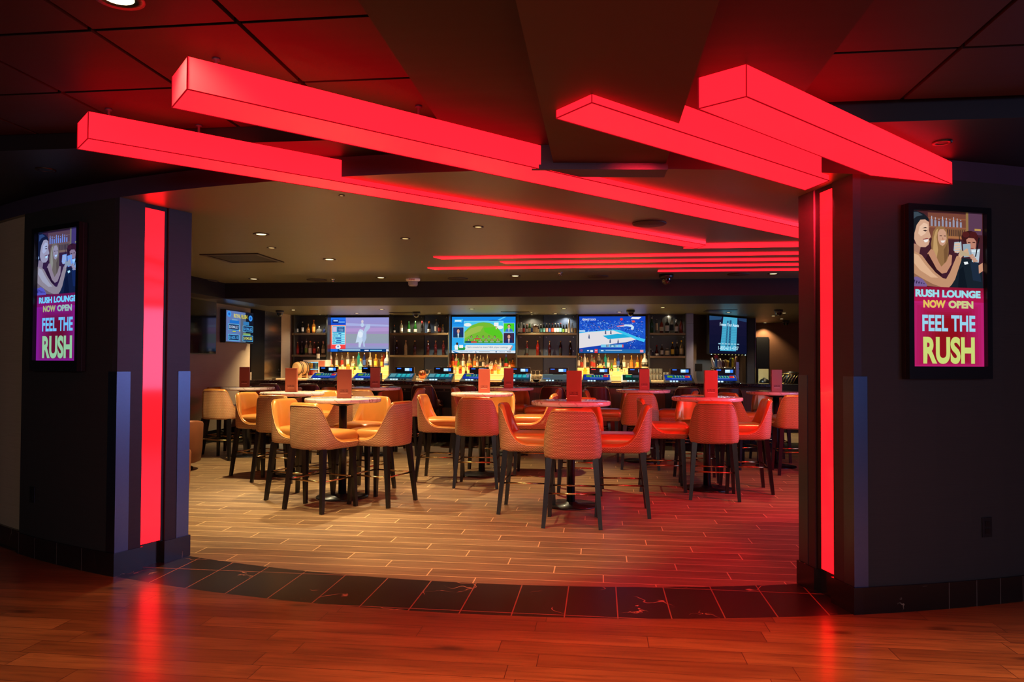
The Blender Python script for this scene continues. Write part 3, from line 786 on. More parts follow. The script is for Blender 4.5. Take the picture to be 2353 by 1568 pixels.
for i, px in enumerate((616, 708, 792, 882, 973, 1068, 1170, 1272, 1371, 1470, 1581, 1678)):
    a = aat(px, 13.35, 900); loc = W(a, 13.62); lab = 'dark brown leather stool drawn up to the bar, %s from the left' % ORD[i]
    if i == 0: bproto.location = loc; bproto.rotation_euler = (0, 0, -PHI); bproto['label'] = lab
    else: dup(bproto, loc, -PHI + radians(random.uniform(-5, 5)), lab)

# ------------------------------------------------------------------ tables and menus
M_MENU = leather('copper_menu_card', (172, 86, 58), (182, 96, 66), 0.45)
M_MENU_DARK = plain('debossed_plate', (112, 44, 30), 0.5)
M_MENU_LINE = plain('pale_foil', (236, 170, 140), 0.35, 0.3)
def make_table():
    t = thing('pub_table', '', 'table', (0, 0, 0), 0, 'round marble topped high tables')
    m = MB(); m.lathe([(0.385, 1.026), (0.40, 1.030), (0.4065, 1.038), (0.4065, 1.062), (0.403, 1.069), (0.396, 1.072), (0.0, 1.072)], 64, smooth=True)
    m.build('tabletop', M_TOP, t)
    m = MB(); m.lathe([(0.043, 0.015), (0.043, 1.02)], 24); m.build('pole', M_LEGS, t)
    m = MB(); m.lathe([(0.0, 0.0), (0.275, 0.0), (0.28, 0.006), (0.275, 0.014), (0.08, 0.022), (0.06, 0.04), (0.0, 0.04)], 40, cap=False); m.build('base', M_LEGS, t)
    m = MB(); m.lathe([(0.05, 0.985), (0.16, 1.012), (0.16, 1.026), (0, 1.026)], 24); m.build('mounting_plate', M_LEGS, t)
    return t
def make_menu():
    t = thing('menu_card', '', 'menu', (0, 0, 0), 0, 'copper menu cards standing on the high tables')
    m = MB(); m.box(-0.076, -0.022, 0, 0.076, 0.022, 0.312, bev=0.004); m.build('cover', M_MENU, t)
    p = MB(); p.box(-0.045, -0.0232, 0.064, 0.045, -0.020, 0.094, bev=0.001); p = p.build('name_plate', M_MENU_DARK, t)
    text('lettering', 'RUSH', M_MENU, p, -0.040, 0.069, 0.040, 0.091, y=-0.0240, bold=0.03)
    m = MB(); m.box(-0.040, -0.0236, 0.052, 0.040, -0.020, 0.058); m.build('foil_line', M_MENU_LINE, t)
    return t
tp, mp = make_table(), make_menu()
MENU_PX = {'T1': 564.5, 'T2': 672, 'T3': 793.5, 'T4': 863.5, 'T5': 1113, 'T6': 1169, 'T7': 1319, 'T8': 1479.5, 'T9': 1631.5, 'T10': 1782}
for i, (k, (x, y, how, mt)) in enumerate(TABLES.items()):
    lab = 'round cream marble high table, the ' + how
    rz = random.uniform(-.6, .6) if k != 'T7' else 0.1
    if i == 0: tp.location = (x, y, 0); tp.rotation_euler = (0, 0, rz); tp['label'] = lab
    else: dup(tp, (x, y, 0), rz, lab)
    lab = 'copper menu card standing on the ' + how
    mx = (MENU_PX[k] - 1176.5) / FPX * y; rz = radians(mt) - PHI * .3
    if i == 0: mp.location = (mx, y - .03, 1.072); mp.rotation_euler = (0, 0, rz); mp['label'] = lab
    else: dup(mp, (mx, y - .03, 1.072), rz, lab)

# ------------------------------------------------------------------ tub chairs at the left edge
def tub_chair(loc, rz, label):
    t = thing('tub_chair', label, 'armchair', loc, rz, 'low tub chairs behind the left pillar')
    m = MB(); pts = []; N_ = 28
    R = []
    for i in range(N_ + 1):
        th = radians(-40) - radians(280) * i / N_ + radians(0)
        th = radians(130) + radians(280) * i / N_
        k = 1 - abs(2 * i / N_ - 1); h = 0.50 + 0.18 * (1 - (1 - k) ** 1.6)
        d = Vector((cos(th), sin(th), 0))
        R.append([m.v(d * r + Vector((0, 0, z))) for r, z in ((0.30, 0.10), (0.345, 0.12), (0.365, 0.3), (0.375, h - .03), (0.365, h - .005), (0.34, h), (0.315, h - .01), (0.30, h - .04), (0.285, 0.36), (0.285, 0.3))])
    for A, B_ in zip(R, R[1:]):
        for k in range(len(A) - 1): m.face([A[k], B_[k], B_[k + 1], A[k + 1]], smooth=True)
    m.face(R[0]); m.face(list(reversed(R[-1])))
    m.build('shell', M_BROWN2, t)
    m = MB(); m.lathe([(0.27, 0.2), (0.292, 0.22), (0.292, 0.38), (0.27, 0.42), (0.2, 0.435), (0, 0.44)], 36); m.build('seat', M_LEATHER, t)
    m = MB(); m.lathe([(0.29, 0.1), (0.29, 0.2)], 30); m.build('seat_base', M_BROWN2, t)
    m = MB(); m.lathe([(0.25, 0.0), (0.25, 0.03), (0.05, 0.045), (0.05, 0.1)], 30); m.build('swivel_base', M_BLACKMATT, t)
M_BROWN2 = leather('cognac_leather', (120, 68, 40), (132, 78, 48), 0.42)
tub_chair((-4.57, 10.02, 0), radians(60), 'low brown leather tub chair whose back shows beside the left pillar')
tub_chair((-3.42, 6.98, 0), radians(40), 'nearer tub chair, only a red brown sliver beside the left pillar')

# ------------------------------------------------------------------ the bar
M_GRANITE = NT('brown_granite'); s = M_GRANITE; p = s.obj()
n1 = s.noise(p, 26, 6, .7); n2 = s.n('TexVoronoi', {'Vector': p, 'Scale': 42}).outputs['Distance']
M_GRANITE = s.pbr(s.mix(s.step(n1, .45, .62), s.mix(s.step(n2, .1, .5), lin((126, 92, 66)), lin((52, 34, 26))), lin((24, 16, 14))), 0.14, 0, .5)
M_BARWOOD = walltex('bar_front_wood', (122, 94, 66), (152, 120, 86), 0.45, 45.0, 1.5, 0.05)
AB0, AB1 = AWL, aat(1800, BARB, 880)
ZBAR = 1.108
root = W(AB0, BARB); 
bar = thing('bar_counter', 'long bar with brown granite top and wood front', 'bar', root, -PHI)
L = AB1 - AB0
m = MB(); m.box(0, 0, ZBAR - .062, L, 0.62, ZBAR, bev=.008); m.build('counter_top', M_GRANITE, bar)
m = MB(); m.box(0.01, 0.28, 0.10, L - .03, 0.36, ZBAR - .062); m.build('front_panel', M_BARWOOD, bar)
m = MB(); m.box(0.01, 0.33, 0.0, L - .05, 0.42, 0.10); m.build('toe_kick', M_BLACKMATT, bar)
m = MB(); m.tube([(0.1, 0.12, 0.19), (L - .1, 0.12, 0.19)], 0.022, 10)
m.build('foot_rail', M_BRASS, bar)
TERM = [(737, 'A', 0), (836, 'A', 1), (915, 'B', 2), (1006, 'B', 3), (1089, 'A', 4), (1186, 'B', 5), (1275, 'C', 6), (1371, 'A', 7), (1462, 'D', 8), (1561, 'A', 9), (1665, 'A', 10)]
for px, k, i in TERM:
    a = aat(px, BARB + .1, 880) - AB0
    m = MB(); m.box(a - .24, 0.245, 0.60, a + .24, 0.285, ZBAR - .063, bev=.004)
    mo = m.build('gaming_cabinet', M_BLACK, bar)
    m = MB(); m.box(a - .235, 0.238, 0.965, a + .235, 0.246, 1.035); m.box(a - .2, .238, .905, a + .2, .246, .91); m.build('cabinet_fascia', plain('grey_cabinet_metal', (120, 112, 98), .35, .8), mo)
    m = MB(); m.tube([(a - .12, .245, .94), (a - .12, .225, .94)], .022, 12); m.tube([(a + .1, .245, .94), (a + .1, .222, .94)], .014, 12); m.build('lock', M_CHROME, mo)
m = MB(); m.box(.05, 1.45, 0.0, aat(1575, 15.6) - AB0, 2.48, 0.93); 
tag(m.build('back_bar_cabinet', M_DKWOOD, None, root, -PHI), 'dark cabinet below the bottle display behind the bar', 'cabinet')
m = MB(); m.box(.05, 1.40, 0.93, aat(1575, 15.6) - AB0, 2.53, 1.12, bev=.01)
tag(m.build('back_bar_worktop', plain('warm_stone_ledge', (196, 168, 128), .4, var=.1), None, root, -PHI), 'pale stone worktop under the bottle display', 'worktop')

# ------------------------------------------------------------------ gaming terminals set in the bar
def make_terminal(kind, px, i):
    a = aat(px, BARB + .08, 880)
    t = thing('gaming_terminal', 'tilted %s touch terminal set in the bar, %s from the left' % ({'A': 'blue card game', 'B': 'teal reel game', 'C': 'grey glaring', 'D': 'dark green game'}[kind], ORD[i]), 'gaming terminal', W(a, BARB + .06, ZBAR), -PHI, 'gaming terminals along the bar')
    hw = .255
    m = MB()
    prof = [(-.02, 0.0), (-.02, .012), (.10, .045), (.36, .150), (.40, .15), (.40, 0.0)]
    A = [m.v((-hw - .02 * (k < 3), y, z)) for k, (y, z) in enumerate(prof)]; B_ = [m.v((hw + .02 * (k < 3), y, z)) for k, (y, z) in enumerate(prof)]
    m.face(A); m.face(list(reversed(B_)))
    for k in range(len(prof)): m.face([A[k], B_[k], B_[(k + 1) % 6], A[(k + 1) % 6]])
    m.build('housing', M_BLACK, t)
    # screen: own frame on the sloped face
    sl = atan2(.105, .26)
    sc = MB(); sw, sh = .245, .262
    sc.poly([(-sw, 0, 0), (sw, 0, 0), (sw, 0, sh), (-sw, 0, sh)])
    base = {'A': glow((22, 52, 150), .9), 'B': glow((24, 70, 92), .9), 'C': glow((84, 98, 104), .8), 'D': glow((16, 46, 44), .8)}[kind]  # kind C glows grey to paint the glare on its glass
    so = sc.build('screen', base, t)
    so.location = (0, .106, .0495); so.rotation_euler = (-(pi / 2 - sl), 0, 0)
    so.rotation_euler = (sl - pi / 2, 0, 0)
    U = lambda x: -sw + 2 * sw * x; Z = lambda y: sh * (1 - y)
    P = []
    if kind == 'A':
        P += [(glow((16, 90, 130), .9), rect(.1, .14, .9, .56)), (glow((96, 150, 40)), rect(.1, .14, .3, .5)), (glow((210, 40, 50)), rect(.76, .16, .9, .5)), (glow((220, 150, 50)), rect(.9, .16, .94, .5)), (glow((30, 60, 190)), rect(.02, .6, .98, .74)), (glow((120, 150, 220)), rect(.25, .63, .75, .7))]
        for q in range(4): P.append((glow((150, 210, 90)), [(.36 + q * .1, .16), (.43 + q * .1, .16), (.42 + q * .1, .5), (.40 + q * .1, .5), (.41 + q * .1, .26)]))
    elif kind == 'B':
        P += [(glow((40, 110, 130)), rect(.04, .08, .96, .7)), (glow((90, 150, 160)), rect(.04, .08, .26, .7))]
        for q in range(3):
            for r_ in range(3): P.append((glow((50, 200, 205), 1.1), [(.32 + q * .19, .14 + r_ * .19), (.46 + q * .19, .12 + r_ * .19), (.47 + q * .19, .22 + r_ * .19), (.40 + q * .19, .26 + r_ * .19), (.33 + q * .19, .22 + r_ * .19)]))
        P.append((glow((110, 130, 170)), rect(.86, .1, .95, .66)))
    elif kind == 'C':
        P += [(glow((120, 150, 130)), rect(.05, .08, .95, .16)), (glow((70, 120, 200)), rect(.02, .72, .3, .8))]
    else:
        P += [(glow((30, 130, 96)), rect(.12, .14, .34, .5)), (glow((60, 70, 80)), rect(.38, .12, .78, .52)), (glow((40, 80, 200)), rect(.84, .66, .98, .78))]
    flat('game_picture', P, so, U, Z, y=-0.0008)
    bt = MB()
    for q in range(6):
        x = -.15 + q * .055; z = .026 + .012; bt.box(x - .018, .03, .028, x + .018, .058, .046, mi=0 if q < 3 else 1)
    bt.build('button', [glow((190, 235, 255), 1.6), glow((40, 46, 56), .6)], t)
    d = MB(); d.box(-.19 + .05, .30, .155, .19 + .05, .36, .275, bev=.012); do = d.build('display_box', M_BLACK, t)
    P = [(glow((50, 110, 235), 1.3) if i != 7 else glow((240, 60, 60), 1.2), rect(-.10, .235, -.02, .252)), (glow((170, 215, 250), 1.2), rect(.055, .195, .145, .25)), (glow((60, 130, 235), 1.2), rect(.15, .195, .20, .25)), (glow((240, 250, 255), 1.2), rect(.07, .225, .13, .238))]
    flat('display_picture', P, do, lambda x: x, lambda z: z, y=.2985)
    m = MB(); m.box(-.06, .33, .12, .14, .37, .17); m.build('display_stand', M_BLACK, t)
for px, k, i in TERM: make_terminal(k, px, i)
# ------------------------------------------------------------------ bottles
def glassm(name, rgb, trans=0.55, rough=0.06):
    return plain('glass_' + name, rgb, .04, 0, 0.7, coat=.6, var=.02, trans=min(.9, trans + .25))
G = {'clear': glassm('clear', (236, 232, 214), .7), 'pale': glassm('pale', (240, 222, 170), .5), 'amber': glassm('amber', (224, 138, 44), .5), 'gold': glassm('gold', (246, 190, 70), .45),
     'red': glassm('red', (176, 44, 28), .5), 'orange': glassm('orange', (226, 96, 40), .35), 'dark': glassm('dark', (30, 22, 20), .2), 'wine': glassm('wine', (70, 22, 24), .3), 'green': glassm('green', (52, 130, 44), .5),
     'lime': glassm('lime', (120, 196, 30), .35), 'teal': glassm('teal', (60, 196, 180), .45), 'aqua': glassm('aqua', (160, 222, 206), .45), 'blue': glassm('blue', (40, 60, 130), .4), 'brown': glassm('brown', (82, 44, 20), .35), 'white': plain('glass_white', (238, 230, 212), .25), 'yellow': glassm('yellow', (250, 196, 40), .25)}
def lab_m(rgb): return plain('label_%02x%02x%02x' % rgb, rgb, .6, var=.12, scale=90)
LAB = {'w': (236, 228, 206), 'c': (222, 204, 160), 'r': (200, 60, 40), 'o': (236, 132, 40), 'b': (60, 96, 170), 'k': (30, 28, 26), 'g': (120, 160, 60), 'y': (240, 200, 60), 't': (120, 200, 200), 'n': (190, 160, 120), 'p': (226, 150, 140), '-': None}
CAP = {'k': (24, 22, 22), 'w': (236, 230, 216), 'r': (196, 44, 40), 'o': (232, 120, 40), 'y': (240, 184, 40), 'n': (178, 138, 92), 's': (170, 165, 155), 'g': (60, 110, 60), 'b': (60, 80, 150), 'p': (220, 140, 130)}
SH = {  # profiles, height 1: (radius, z); label band z0, z1; neck-cap from z
    'spirit': ([(.115, 0), (.125, .01), (.125, .58), (.115, .63), (.06, .71), (.045, .74), (.043, .90)], (.12, .48), .90),
    'tall': ([(.10, 0), (.108, .01), (.108, .60), (.10, .66), (.055, .76), (.042, .80), (.04, .92)], (.15, .5), .91),
    'wine': ([(.115, 0), (.125, .01), (.125, .55), (.11, .62), (.05, .74), (.045, .8), (.045, .86)], (.14, .42), .80),
    'champ': ([(.13, 0), (.14, .01), (.14, .42), (.12, .54), (.06, .74), (.05, .82), (.05, .88)], (.1, .34), .80),
    'beer': ([(.12, 0), (.13, .01), (.13, .56), (.11, .66), (.06, .78), (.055, .84), (.055, .95)], (.12, .5), .95),
    'decanter': ([(.16, 0), (.19, .02), (.2, .3), (.17, .48), (.07, .6), (.06, .78)], (.1, .34), .78),
    'round': ([(.3, 0), (.4, .08), (.44, .3), (.36, .55), (.12, .66), (.1, .78)], None, .76),
    'bell': ([(.2, 0), (.215, .02), (.2, .22), (.13, .42), (.06, .58), (.05, .88)], (.05, .22), .86),
    'jar': ([(.28, 0), (.3, .02), (.3, .74), (.24, .84), (.15, .88), (.15, .9)], (.12, .66), .88),
    'slim': ([(.07, 0), (.075, .01), (.075, .86), (.05, .9), (.04, .95)], (.2, .7), .94),
    'can': ([(.2, 0), (.24, .03), (.24, .93), (.21, 1.0)], (.1, .9), 2)}
PROTO = {}
CN = {'clear': 'clear', 'pale': 'pale straw', 'amber': 'amber', 'gold': 'golden', 'red': 'deep red', 'orange': 'orange', 'dark': 'near black', 'wine': 'dark wine red', 'green': 'green', 'lime': 'lime green', 'teal': 'teal', 'aqua': 'pale aqua', 'blue': 'dark blue', 'brown': 'brown', 'white': 'white', 'yellow': 'yellow'}
def bottle(loc, shape, glass, labk, capk, h, label, group, pour=False):
    key = (shape, glass, labk, capk, pour)
    sc = (h, h, h)
    if key in PROTO:
        return dup(PROTO[key], loc, -PHI + random.uniform(-.3, .3), label, sc)
    prof, band, zc = SH[shape]
    t = thing('bottle' if shape != 'can' else 'drink_can', label, 'bottle' if shape != 'can' else 'can', loc, -PHI, group); t.scale = sc
    k = .62 if h > 0.3 or shape not in ('beer',) else .62
    m = MB(); top = prof[-1]
    pr = list(prof)
    if shape == 'can': m.lathe([(r, z) for r, z in pr], 16)
    else: m.lathe([(r, z) for r, z in pr], 16)
    m.build('glass_body' if shape != 'can' else 'can_body', G[glass], t)
    if band and LAB[labk]:
        rr = max(r for r, z in prof); m = MB(); z0, z1 = band
        def rat(z):
            for (r0, a), (r1, b) in zip(prof, prof[1:]):
                if a <= z <= b: return r0 + (r1 - r0) * (z - a) / max(1e-6, b - a)
            return rr
        V0, V1 = [], []
        for i in range(13):
            th = radians(-90 - 78 + 156 * i / 12)
            V0.append(m.v(((rat(z0) + .004) * cos(th), (rat(z0) + .004) * sin(th), z0))); V1.append(m.v(((rat(z1) + .004) * cos(th), (rat(z1) + .004) * sin(th), z1)))
        for i in range(12): m.face([V0[i], V0[i + 1], V1[i + 1], V1[i]], smooth=True)
        zmid = z0 + (z1 - z0) * .45; zm2 = zmid + (z1 - z0) * .14
        m2 = MB(); V0, V1 = [], []
        lo = m.build('label_band', lab_m(LAB[labk]), t)
    if capk and shape != 'can':
        r = top[0] + .006; m = MB(); z1 = 1.0
        m.lathe([(r, zc), (r, z1 - .01), (r * .85, z1), (0, z1)], 12); m.build('cap', plain('cap_' + capk, CAP[capk], .4), t)
    if pour:
        m = MB(); m.tube([(0, 0, .99), (0, 0, 1.06), (.02, -.03, 1.15)], [.022, .016, .012], 8); m.build('pourer', M_CHROME, t)
    PROTO[key] = t
    return t
def row(px_list, b, z, place, group):
    n = len(px_list)
    for i, (px, hp, shape, glass, labk, capk) in enumerate(px_list):
        a = aat(px, b, 790); d = cos(PHI) * b; p = W(a, b, z); h = hp * p.y / FPX
        pour = capk.endswith('*'); capk = capk.strip('*')
        what = '%s bottle' % CN[glass] if shape != 'can' else '%s can' % CN[glass]
        bottle(p, shape, glass, labk, capk, h / (1.13 if pour else 1), '%s, %s from the left %s' % (what, NTH[i], place), group, pour)
NTH = ORD + 'thirteenth fourteenth fifteenth sixteenth seventeenth eighteenth nineteenth twentieth twenty-first twenty-second'.split()
BS = BK - .17
ZS1, ZS0 = onb(1100, 766, BS).z, onb(1100, 817, BS).z
M_SHELF = plain('bronze_metal_shelf', (128, 108, 82), .3, .6)
def shelf(p0, p1, z, label):
    a0, a1 = aat(p0, BS), aat(p1, BS); t = thing('bar_shelf', label, 'shelf', W((a0 + a1) / 2, BS, z), -PHI, 'metal shelves behind the bar'); w_ = (a1 - a0) / 2
    m = MB(); m.box(-w_, -.16, -.045, w_, .16, 0, bev=.004); m.build('shelf_board', M_SHELF, t)
    return t
for p0, p1, n_ in ((677, 754, 'left'), (899, 1034, 'second'), (1188, 1326, 'third'), (1490, 1574, 'right')):
    shelf(p0, p1, ZS1, 'upper metal shelf of the %s bar bay' % n_); shelf(p0, p1, ZS0, 'lower metal shelf of the %s bar bay' % n_)
row([(683, 22, 'spirit', 'dark', 'w', 'k'), (695, 27, 'tall', 'dark', 'w', 's'), (708, 22, 'decanter', 'amber', '-', 'n'), (720.5, 31, 'spirit', 'amber', 'o', 'o'), (733, 16, 'round', 'clear', '-', 's'), (744.5, 15, 'decanter', 'blue', '-', 'k')], BS, ZS1, 'on the upper shelf of the left bay', 'bottles on the left bay shelves')
row([(684, 30, 'spirit', 'orange', 'r', 'n'), (694, 31, 'tall', 'dark', 'k', 's'), (704, 36, 'tall', 'pale', 'g', 'w*'), (713, 32, 'spirit', 'pale', 'w', 'o'), (722.5, 30, 'spirit', 'red', 'r', 'p'), (731.5, 30, 'tall', 'dark', 'n', 'n'), (743, 32, 'wine', 'pale', 'c', 'p')], BS, ZS0, 'on the lower shelf of the left bay', 'bottles on the left bay shelves')
row([(906, 19, 'champ', 'dark', 'w', 'o'), (922, 29, 'wine', 'pale', 'w', 'n'), (939, 28, 'champ', 'green', 'w', 'g'), (954, 28, 'champ', 'green', 'w', 'g'), (970, 28, 'wine', 'dark', 'k', 'r'), (986, 28, 'champ', 'dark', 'w', 'o'), (1002, 32, 'tall', 'clear', 'w', 'n'), (1010, 30, 'wine', 'brown', 'r', 'k'), (1017.5, 20, 'champ', 'pale', 'w', 'y')], BS, ZS1, 'on the upper shelf of the second bay', 'bottles on the second bay shelves')
row([(911.5, 34, 'tall', 'wine', '-', 'n'), (932.5, 34, 'tall', 'pale', '-', 'n'), (953, 34, 'tall', 'wine', '-', 'n'), (983.5, 34, 'tall', 'wine', '-', 'n'), (1001, 34, 'tall', 'wine', '-', 'n'), (1019, 34, 'tall', 'wine', '-', 'n')], BS, ZS0, 'on the lower shelf of the second bay', 'bottles on the second bay shelves')
beer = [(1191.5, 24, 'beer', 'green', 'w', 'g'), (1197, 24, 'beer', 'clear', 'w', 's'), (1203.5, 22, 'beer', 'dark', 'r', 'w'), (1210.5, 20, 'beer', 'brown', 'w', 'o'), (1216.7, 23, 'beer', 'green', 'c', 'g'), (1223, 23, 'beer', 'clear', 'b', 's'), (1230, 20, 'jar', 'brown', 'c', 'w'), (1236.3, 19, 'beer', 'brown', 'c', 'w'), (1243, 21, 'beer', 'dark', 't', 'w'), (1249.6, 23, 'beer', 'dark', 't', 't' if 't' in CAP else 'b'), (1256, 23, 'beer', 'dark', 'p', 'w'), (1262.5, 22, 'beer', 'dark', 'b', 'w'), (1269.3, 22.5, 'beer', 'dark', 'r', 'r'), (1275.7, 23, 'beer', 'dark', 'w', 'w'), (1282, 23, 'beer', 'dark', 'w', 'w'), (1288.3, 23, 'beer', 'dark', 't', 'r'), (1295, 19, 'beer', 'dark', 'g', 'g'), (1301.7, 20, 'beer', 'dark', 'w', 'k'), (1308, 32, 'slim', 'white', 'w', 's'), (1315, 24, 'beer', 'clear', 'w', 's'), (1322, 12, 'can', 'gold', 'n', '')]
row(beer, BS, ZS1, 'on the upper shelf of the third bay', 'beer bottles on the third bay shelf')
row([(1211, 34, 'tall', 'wine', 'k', 'n'), (1235.5, 35, 'tall', 'red', '-', 'y'), (1263, 34, 'tall', 'wine', '-', 'n'), (1288, 34, 'tall', 'wine', 'k', 'n'), (1310.5, 34, 'tall', 'wine', '-', 'w')], BS, ZS0, 'on the lower shelf of the third bay', 'dark bottles on the third bay shelf')
row([(1497.5, 36, 'tall', 'green', '-', 's'), (1508.5, 32, 'slim', 'clear', 'n', 's'), (1520, 33, 'wine', 'red', 'c', 'k'), (1533, 36, 'spirit', 'dark', 'w', 's'), (1543.5, 39, 'tall', 'clear', 'k', 's'), (1554, 31, 'spirit', 'brown', 'w', 'w'), (1565, 33, 'spirit', 'red', '-', 'k')], BS, ZS1, 'on the upper shelf of the right bay', 'bottles on the right bay shelves')
row([(1495, 17, 'round', 'clear', '-', 's'), (1509, 25, 'bell', 'red', 'w', 'r'), (1521, 30, 'spirit', 'brown', 'w', 's*'), (1533, 18, 'jar', 'clear', 'c', 's'), (1545.3, 36, 'spirit', 'brown', 'y', 'y*'), (1555.5, 36, 'spirit', 'dark', 'k', 's*'), (1566, 36, 'spirit', 'pale', 'c', 'c' if 'c' in CAP else 'y')], BS, ZS0, 'on the lower shelf of the right bay', 'bottles on the right bay shelves')
# lit bottle steps below the televisions
M_STEPLIT = NT('lit_frosted_step'); M_STEPLIT = M_STEPLIT.pbr(lin((214, 168, 110)), .5, em=lin((255, 176, 84)), ems=1.1)
M_STEPTOP = NT('lit_frosted_step_top'); M_STEPTOP = M_STEPTOP.pbr(lin((230, 190, 130)), .4, em=lin((255, 190, 100)), ems=1.9)
STEPS = {}
def steps(p0, p1, ys, label, key):
    a0, a1 = aat(p0, BK - .1), aat(p1, BK - .1); w_ = (a1 - a0) / 2
    t = thing('bottle_display_step', label, 'bottle display', W((a0 + a1) / 2, BK - .02, 1.12), -PHI, 'lit bottle steps below the televisions')
    zs = []
    for k, y in enumerate(ys):
        b0 = BK - .02 - .155 * (k + 1); b1 = BK - .02 - .155 * k
        z = onb((p0 + p1) / 2, y, b0 + .05).z; zs.append((b0 + .07, z))
        m = MB(); y0, y1 = b0 - (BK - .02), b1 - (BK - .02)
        m.box(-w_, y0, 0, w_, y1 - .002, z - 1.12 - .008); m.build('step', M_STEPLIT, t)
        m = MB(); m.box(-w_, y0 - .006, z - 1.12 - .008, w_, y1 - .004, z - 1.12); m.build('step_light', M_STEPTOP, t)
    STEPS[key] = zs
steps(752, 899, (843.5, 851.5, 860.5), 'stepped glowing bottle display under the left television', 'L')
steps(1029, 1192, (845, 852, 860), 'stepped glowing bottle display under the middle television', 'M')
steps(1325, 1492, (846.5, 854.5, 864), 'stepped glowing bottle display under the right television', 'R')
def srow(key, k, lst, place):
    b, z = STEPS[key][k]; row(lst, b, z + .0005, place, 'bottles on the lit steps')
srow('L', 0, [(760, 34, 'tall', 'white', 'r', 'w'), (773.5, 34, 'tall', 'clear', 'w', 'w*'), (786.5, 34, 'tall', 'clear', 'r', 'k*'), (799.5, 34, 'tall', 'clear', 'w', 'y'), (812, 24, 'decanter', 'pale', 'w', 'w'), (824.5, 35, 'tall', 'teal', '-', 'w'), (837.5, 36, 'tall', 'blue', 'b', 's*'), (851, 33, 'spirit', 'pale', 'w', 's'), (864, 29, 'spirit', 'gold', 'y', 'y'), (878, 29, 'spirit', 'amber', 'y', 's*'), (882.5, 31, 'slim', 'red', '-', 'k'), (889.8, 37, 'decanter', 'white', 'b', 'w')], 'on the top step under the left television')
srow('L', 1, [(751.5, 27, 'spirit', 'pale', 'w', 'k'), (763, 13, 'jar', 'gold', 'o', 'w'), (775.5, 13, 'jar', 'yellow', '-', 'w'), (788, 13, 'jar', 'pale', 'c', 'w'), (800.5, 15, 'jar', 'yellow', 'o', 'y'), (815.5, 15, 'decanter', 'lime', 'k', 'g'), (829, 27, 'decanter', 'aqua', 't', 'y'), (848, 20, 'decanter', 'dark', 'c', 'k')], 'on the middle step under the left television')
srow('L', 2, [(774, 18, 'jar', 'yellow', 'y', 'w'), (813, 12, 'slim', 'amber', 'y', 'w')], 'on the lowest step under the left television')
srow('M', 0, [(1040.5, 31, 'spirit', 'red', 'o', 'n'), (1049, 30, 'spirit', 'pale', 'r', 'p'), (1053.5, 21, 'decanter', 'lime', '-', 'g'), (1065, 31, 'spirit', 'clear', 'w', 'p'), (1078.5, 30, 'decanter', 'pale', 'y', 'w'), (1081.5, 20, 'bell', 'gold', 'r', 'r'), (1091.5, 31, 'spirit', 'pale', 'o', 'o'), (1097, 25, 'spirit', 'pale', 'w', 'w'), (1104.5, 29, 'spirit', 'pale', 'k', 's'), (1110.5, 25, 'spirit', 'clear', 'w', 's'), (1120, 30, 'bell', 'clear', 'p', 's'), (1124.5, 21, 'wine', 'wine', 'r', 'k'), (1129, 15, 'jar', 'pale', 'w', 's'), (1139.5, 22, 'decanter', 'pale', 'o', 'k'), (1149.5, 23, 'spirit', 'pale', 'w', 'o'), (1154.5, 22, 'slim', 'dark', 'k', 'k'), (1163, 30, 'champ', 'green', 'r', 'b'), (1171.5, 19, 'decanter', 'amber', 'w', 'k'), (1178.5, 22, 'decanter', 'amber', 'o', 'k')], 'on the top step under the middle television')
srow('M', 1, [(1033, 14, 'jar', 'amber', 'r', 'n'), (1045, 13, 'jar', 'gold', 'y', 'k'), (1058, 13, 'jar', 'gold', 'o', 'n'), (1069.5, 14, 'decanter', 'pale', 'w', 'y'), (1081, 16, 'jar', 'gold', 'r', 'y'), (1091, 13, 'jar', 'pale', 'w', 'k'), (1116, 14, 'decanter', 'clear', 'w', 'k'), (1128, 16, 'jar', 'pale', 'w', 's'), (1137, 14, 'jar', 'orange', 'o', 'o'), (1146.5, 15, 'jar', 'pale', 'p', 's')], 'on the middle step under the middle television')
srow('M', 2, [(1045, 14, 'jar', 'gold', 'w', 'w'), (1058, 12, 'jar', 'red', 'r', 'k'), (1071, 14, 'decanter', 'brown', 'k', 'k'), (1131, 12, 'jar', 'orange', 'o', 'o'), (1145.5, 12, 'jar', 'yellow', 'y', 'y')], 'on the lowest step under the middle television')
srow('R', 0, [(1329.5, 35, 'tall', 'clear', 'w', 's'), (1336.5, 28, 'spirit', 'clear', 'r', 'r'), (1343.5, 33, 'tall', 'white', 'w', 'w'), (1350, 27, 'spirit', 'pale', 'k', 'k'), (1360, 34, 'tall', 'clear', 'r', 's*'), (1365, 26, 'spirit', 'pale', 'r', 'r'), (1376.5, 35, 'tall', 'clear', 'k', 'y'), (1391, 39, 'tall', 'teal', '-', 'n*'), (1397.5, 27, 'spirit', 'pale', 'w', 'g'), (1413, 22, 'decanter', 'gold', 'w', 'y'), (1420.5, 32, 'tall', 'blue', 'b', 'b'), (1427.5, 22, 'decanter', 'dark', 'k', 'k'), (1434, 29, 'spirit', 'pale', 'w', 'c' if 'c' in CAP else 'w'), (1451, 29, 'spirit', 'gold', 'o', 'y'), (1465, 33, 'spirit', 'amber', 'y', 's*'), (1474, 32, 'slim', 'amber', '-', 'k'), (1481.5, 40, 'decanter', 'white', 'k', 'w')], 'on the top step under the right television')
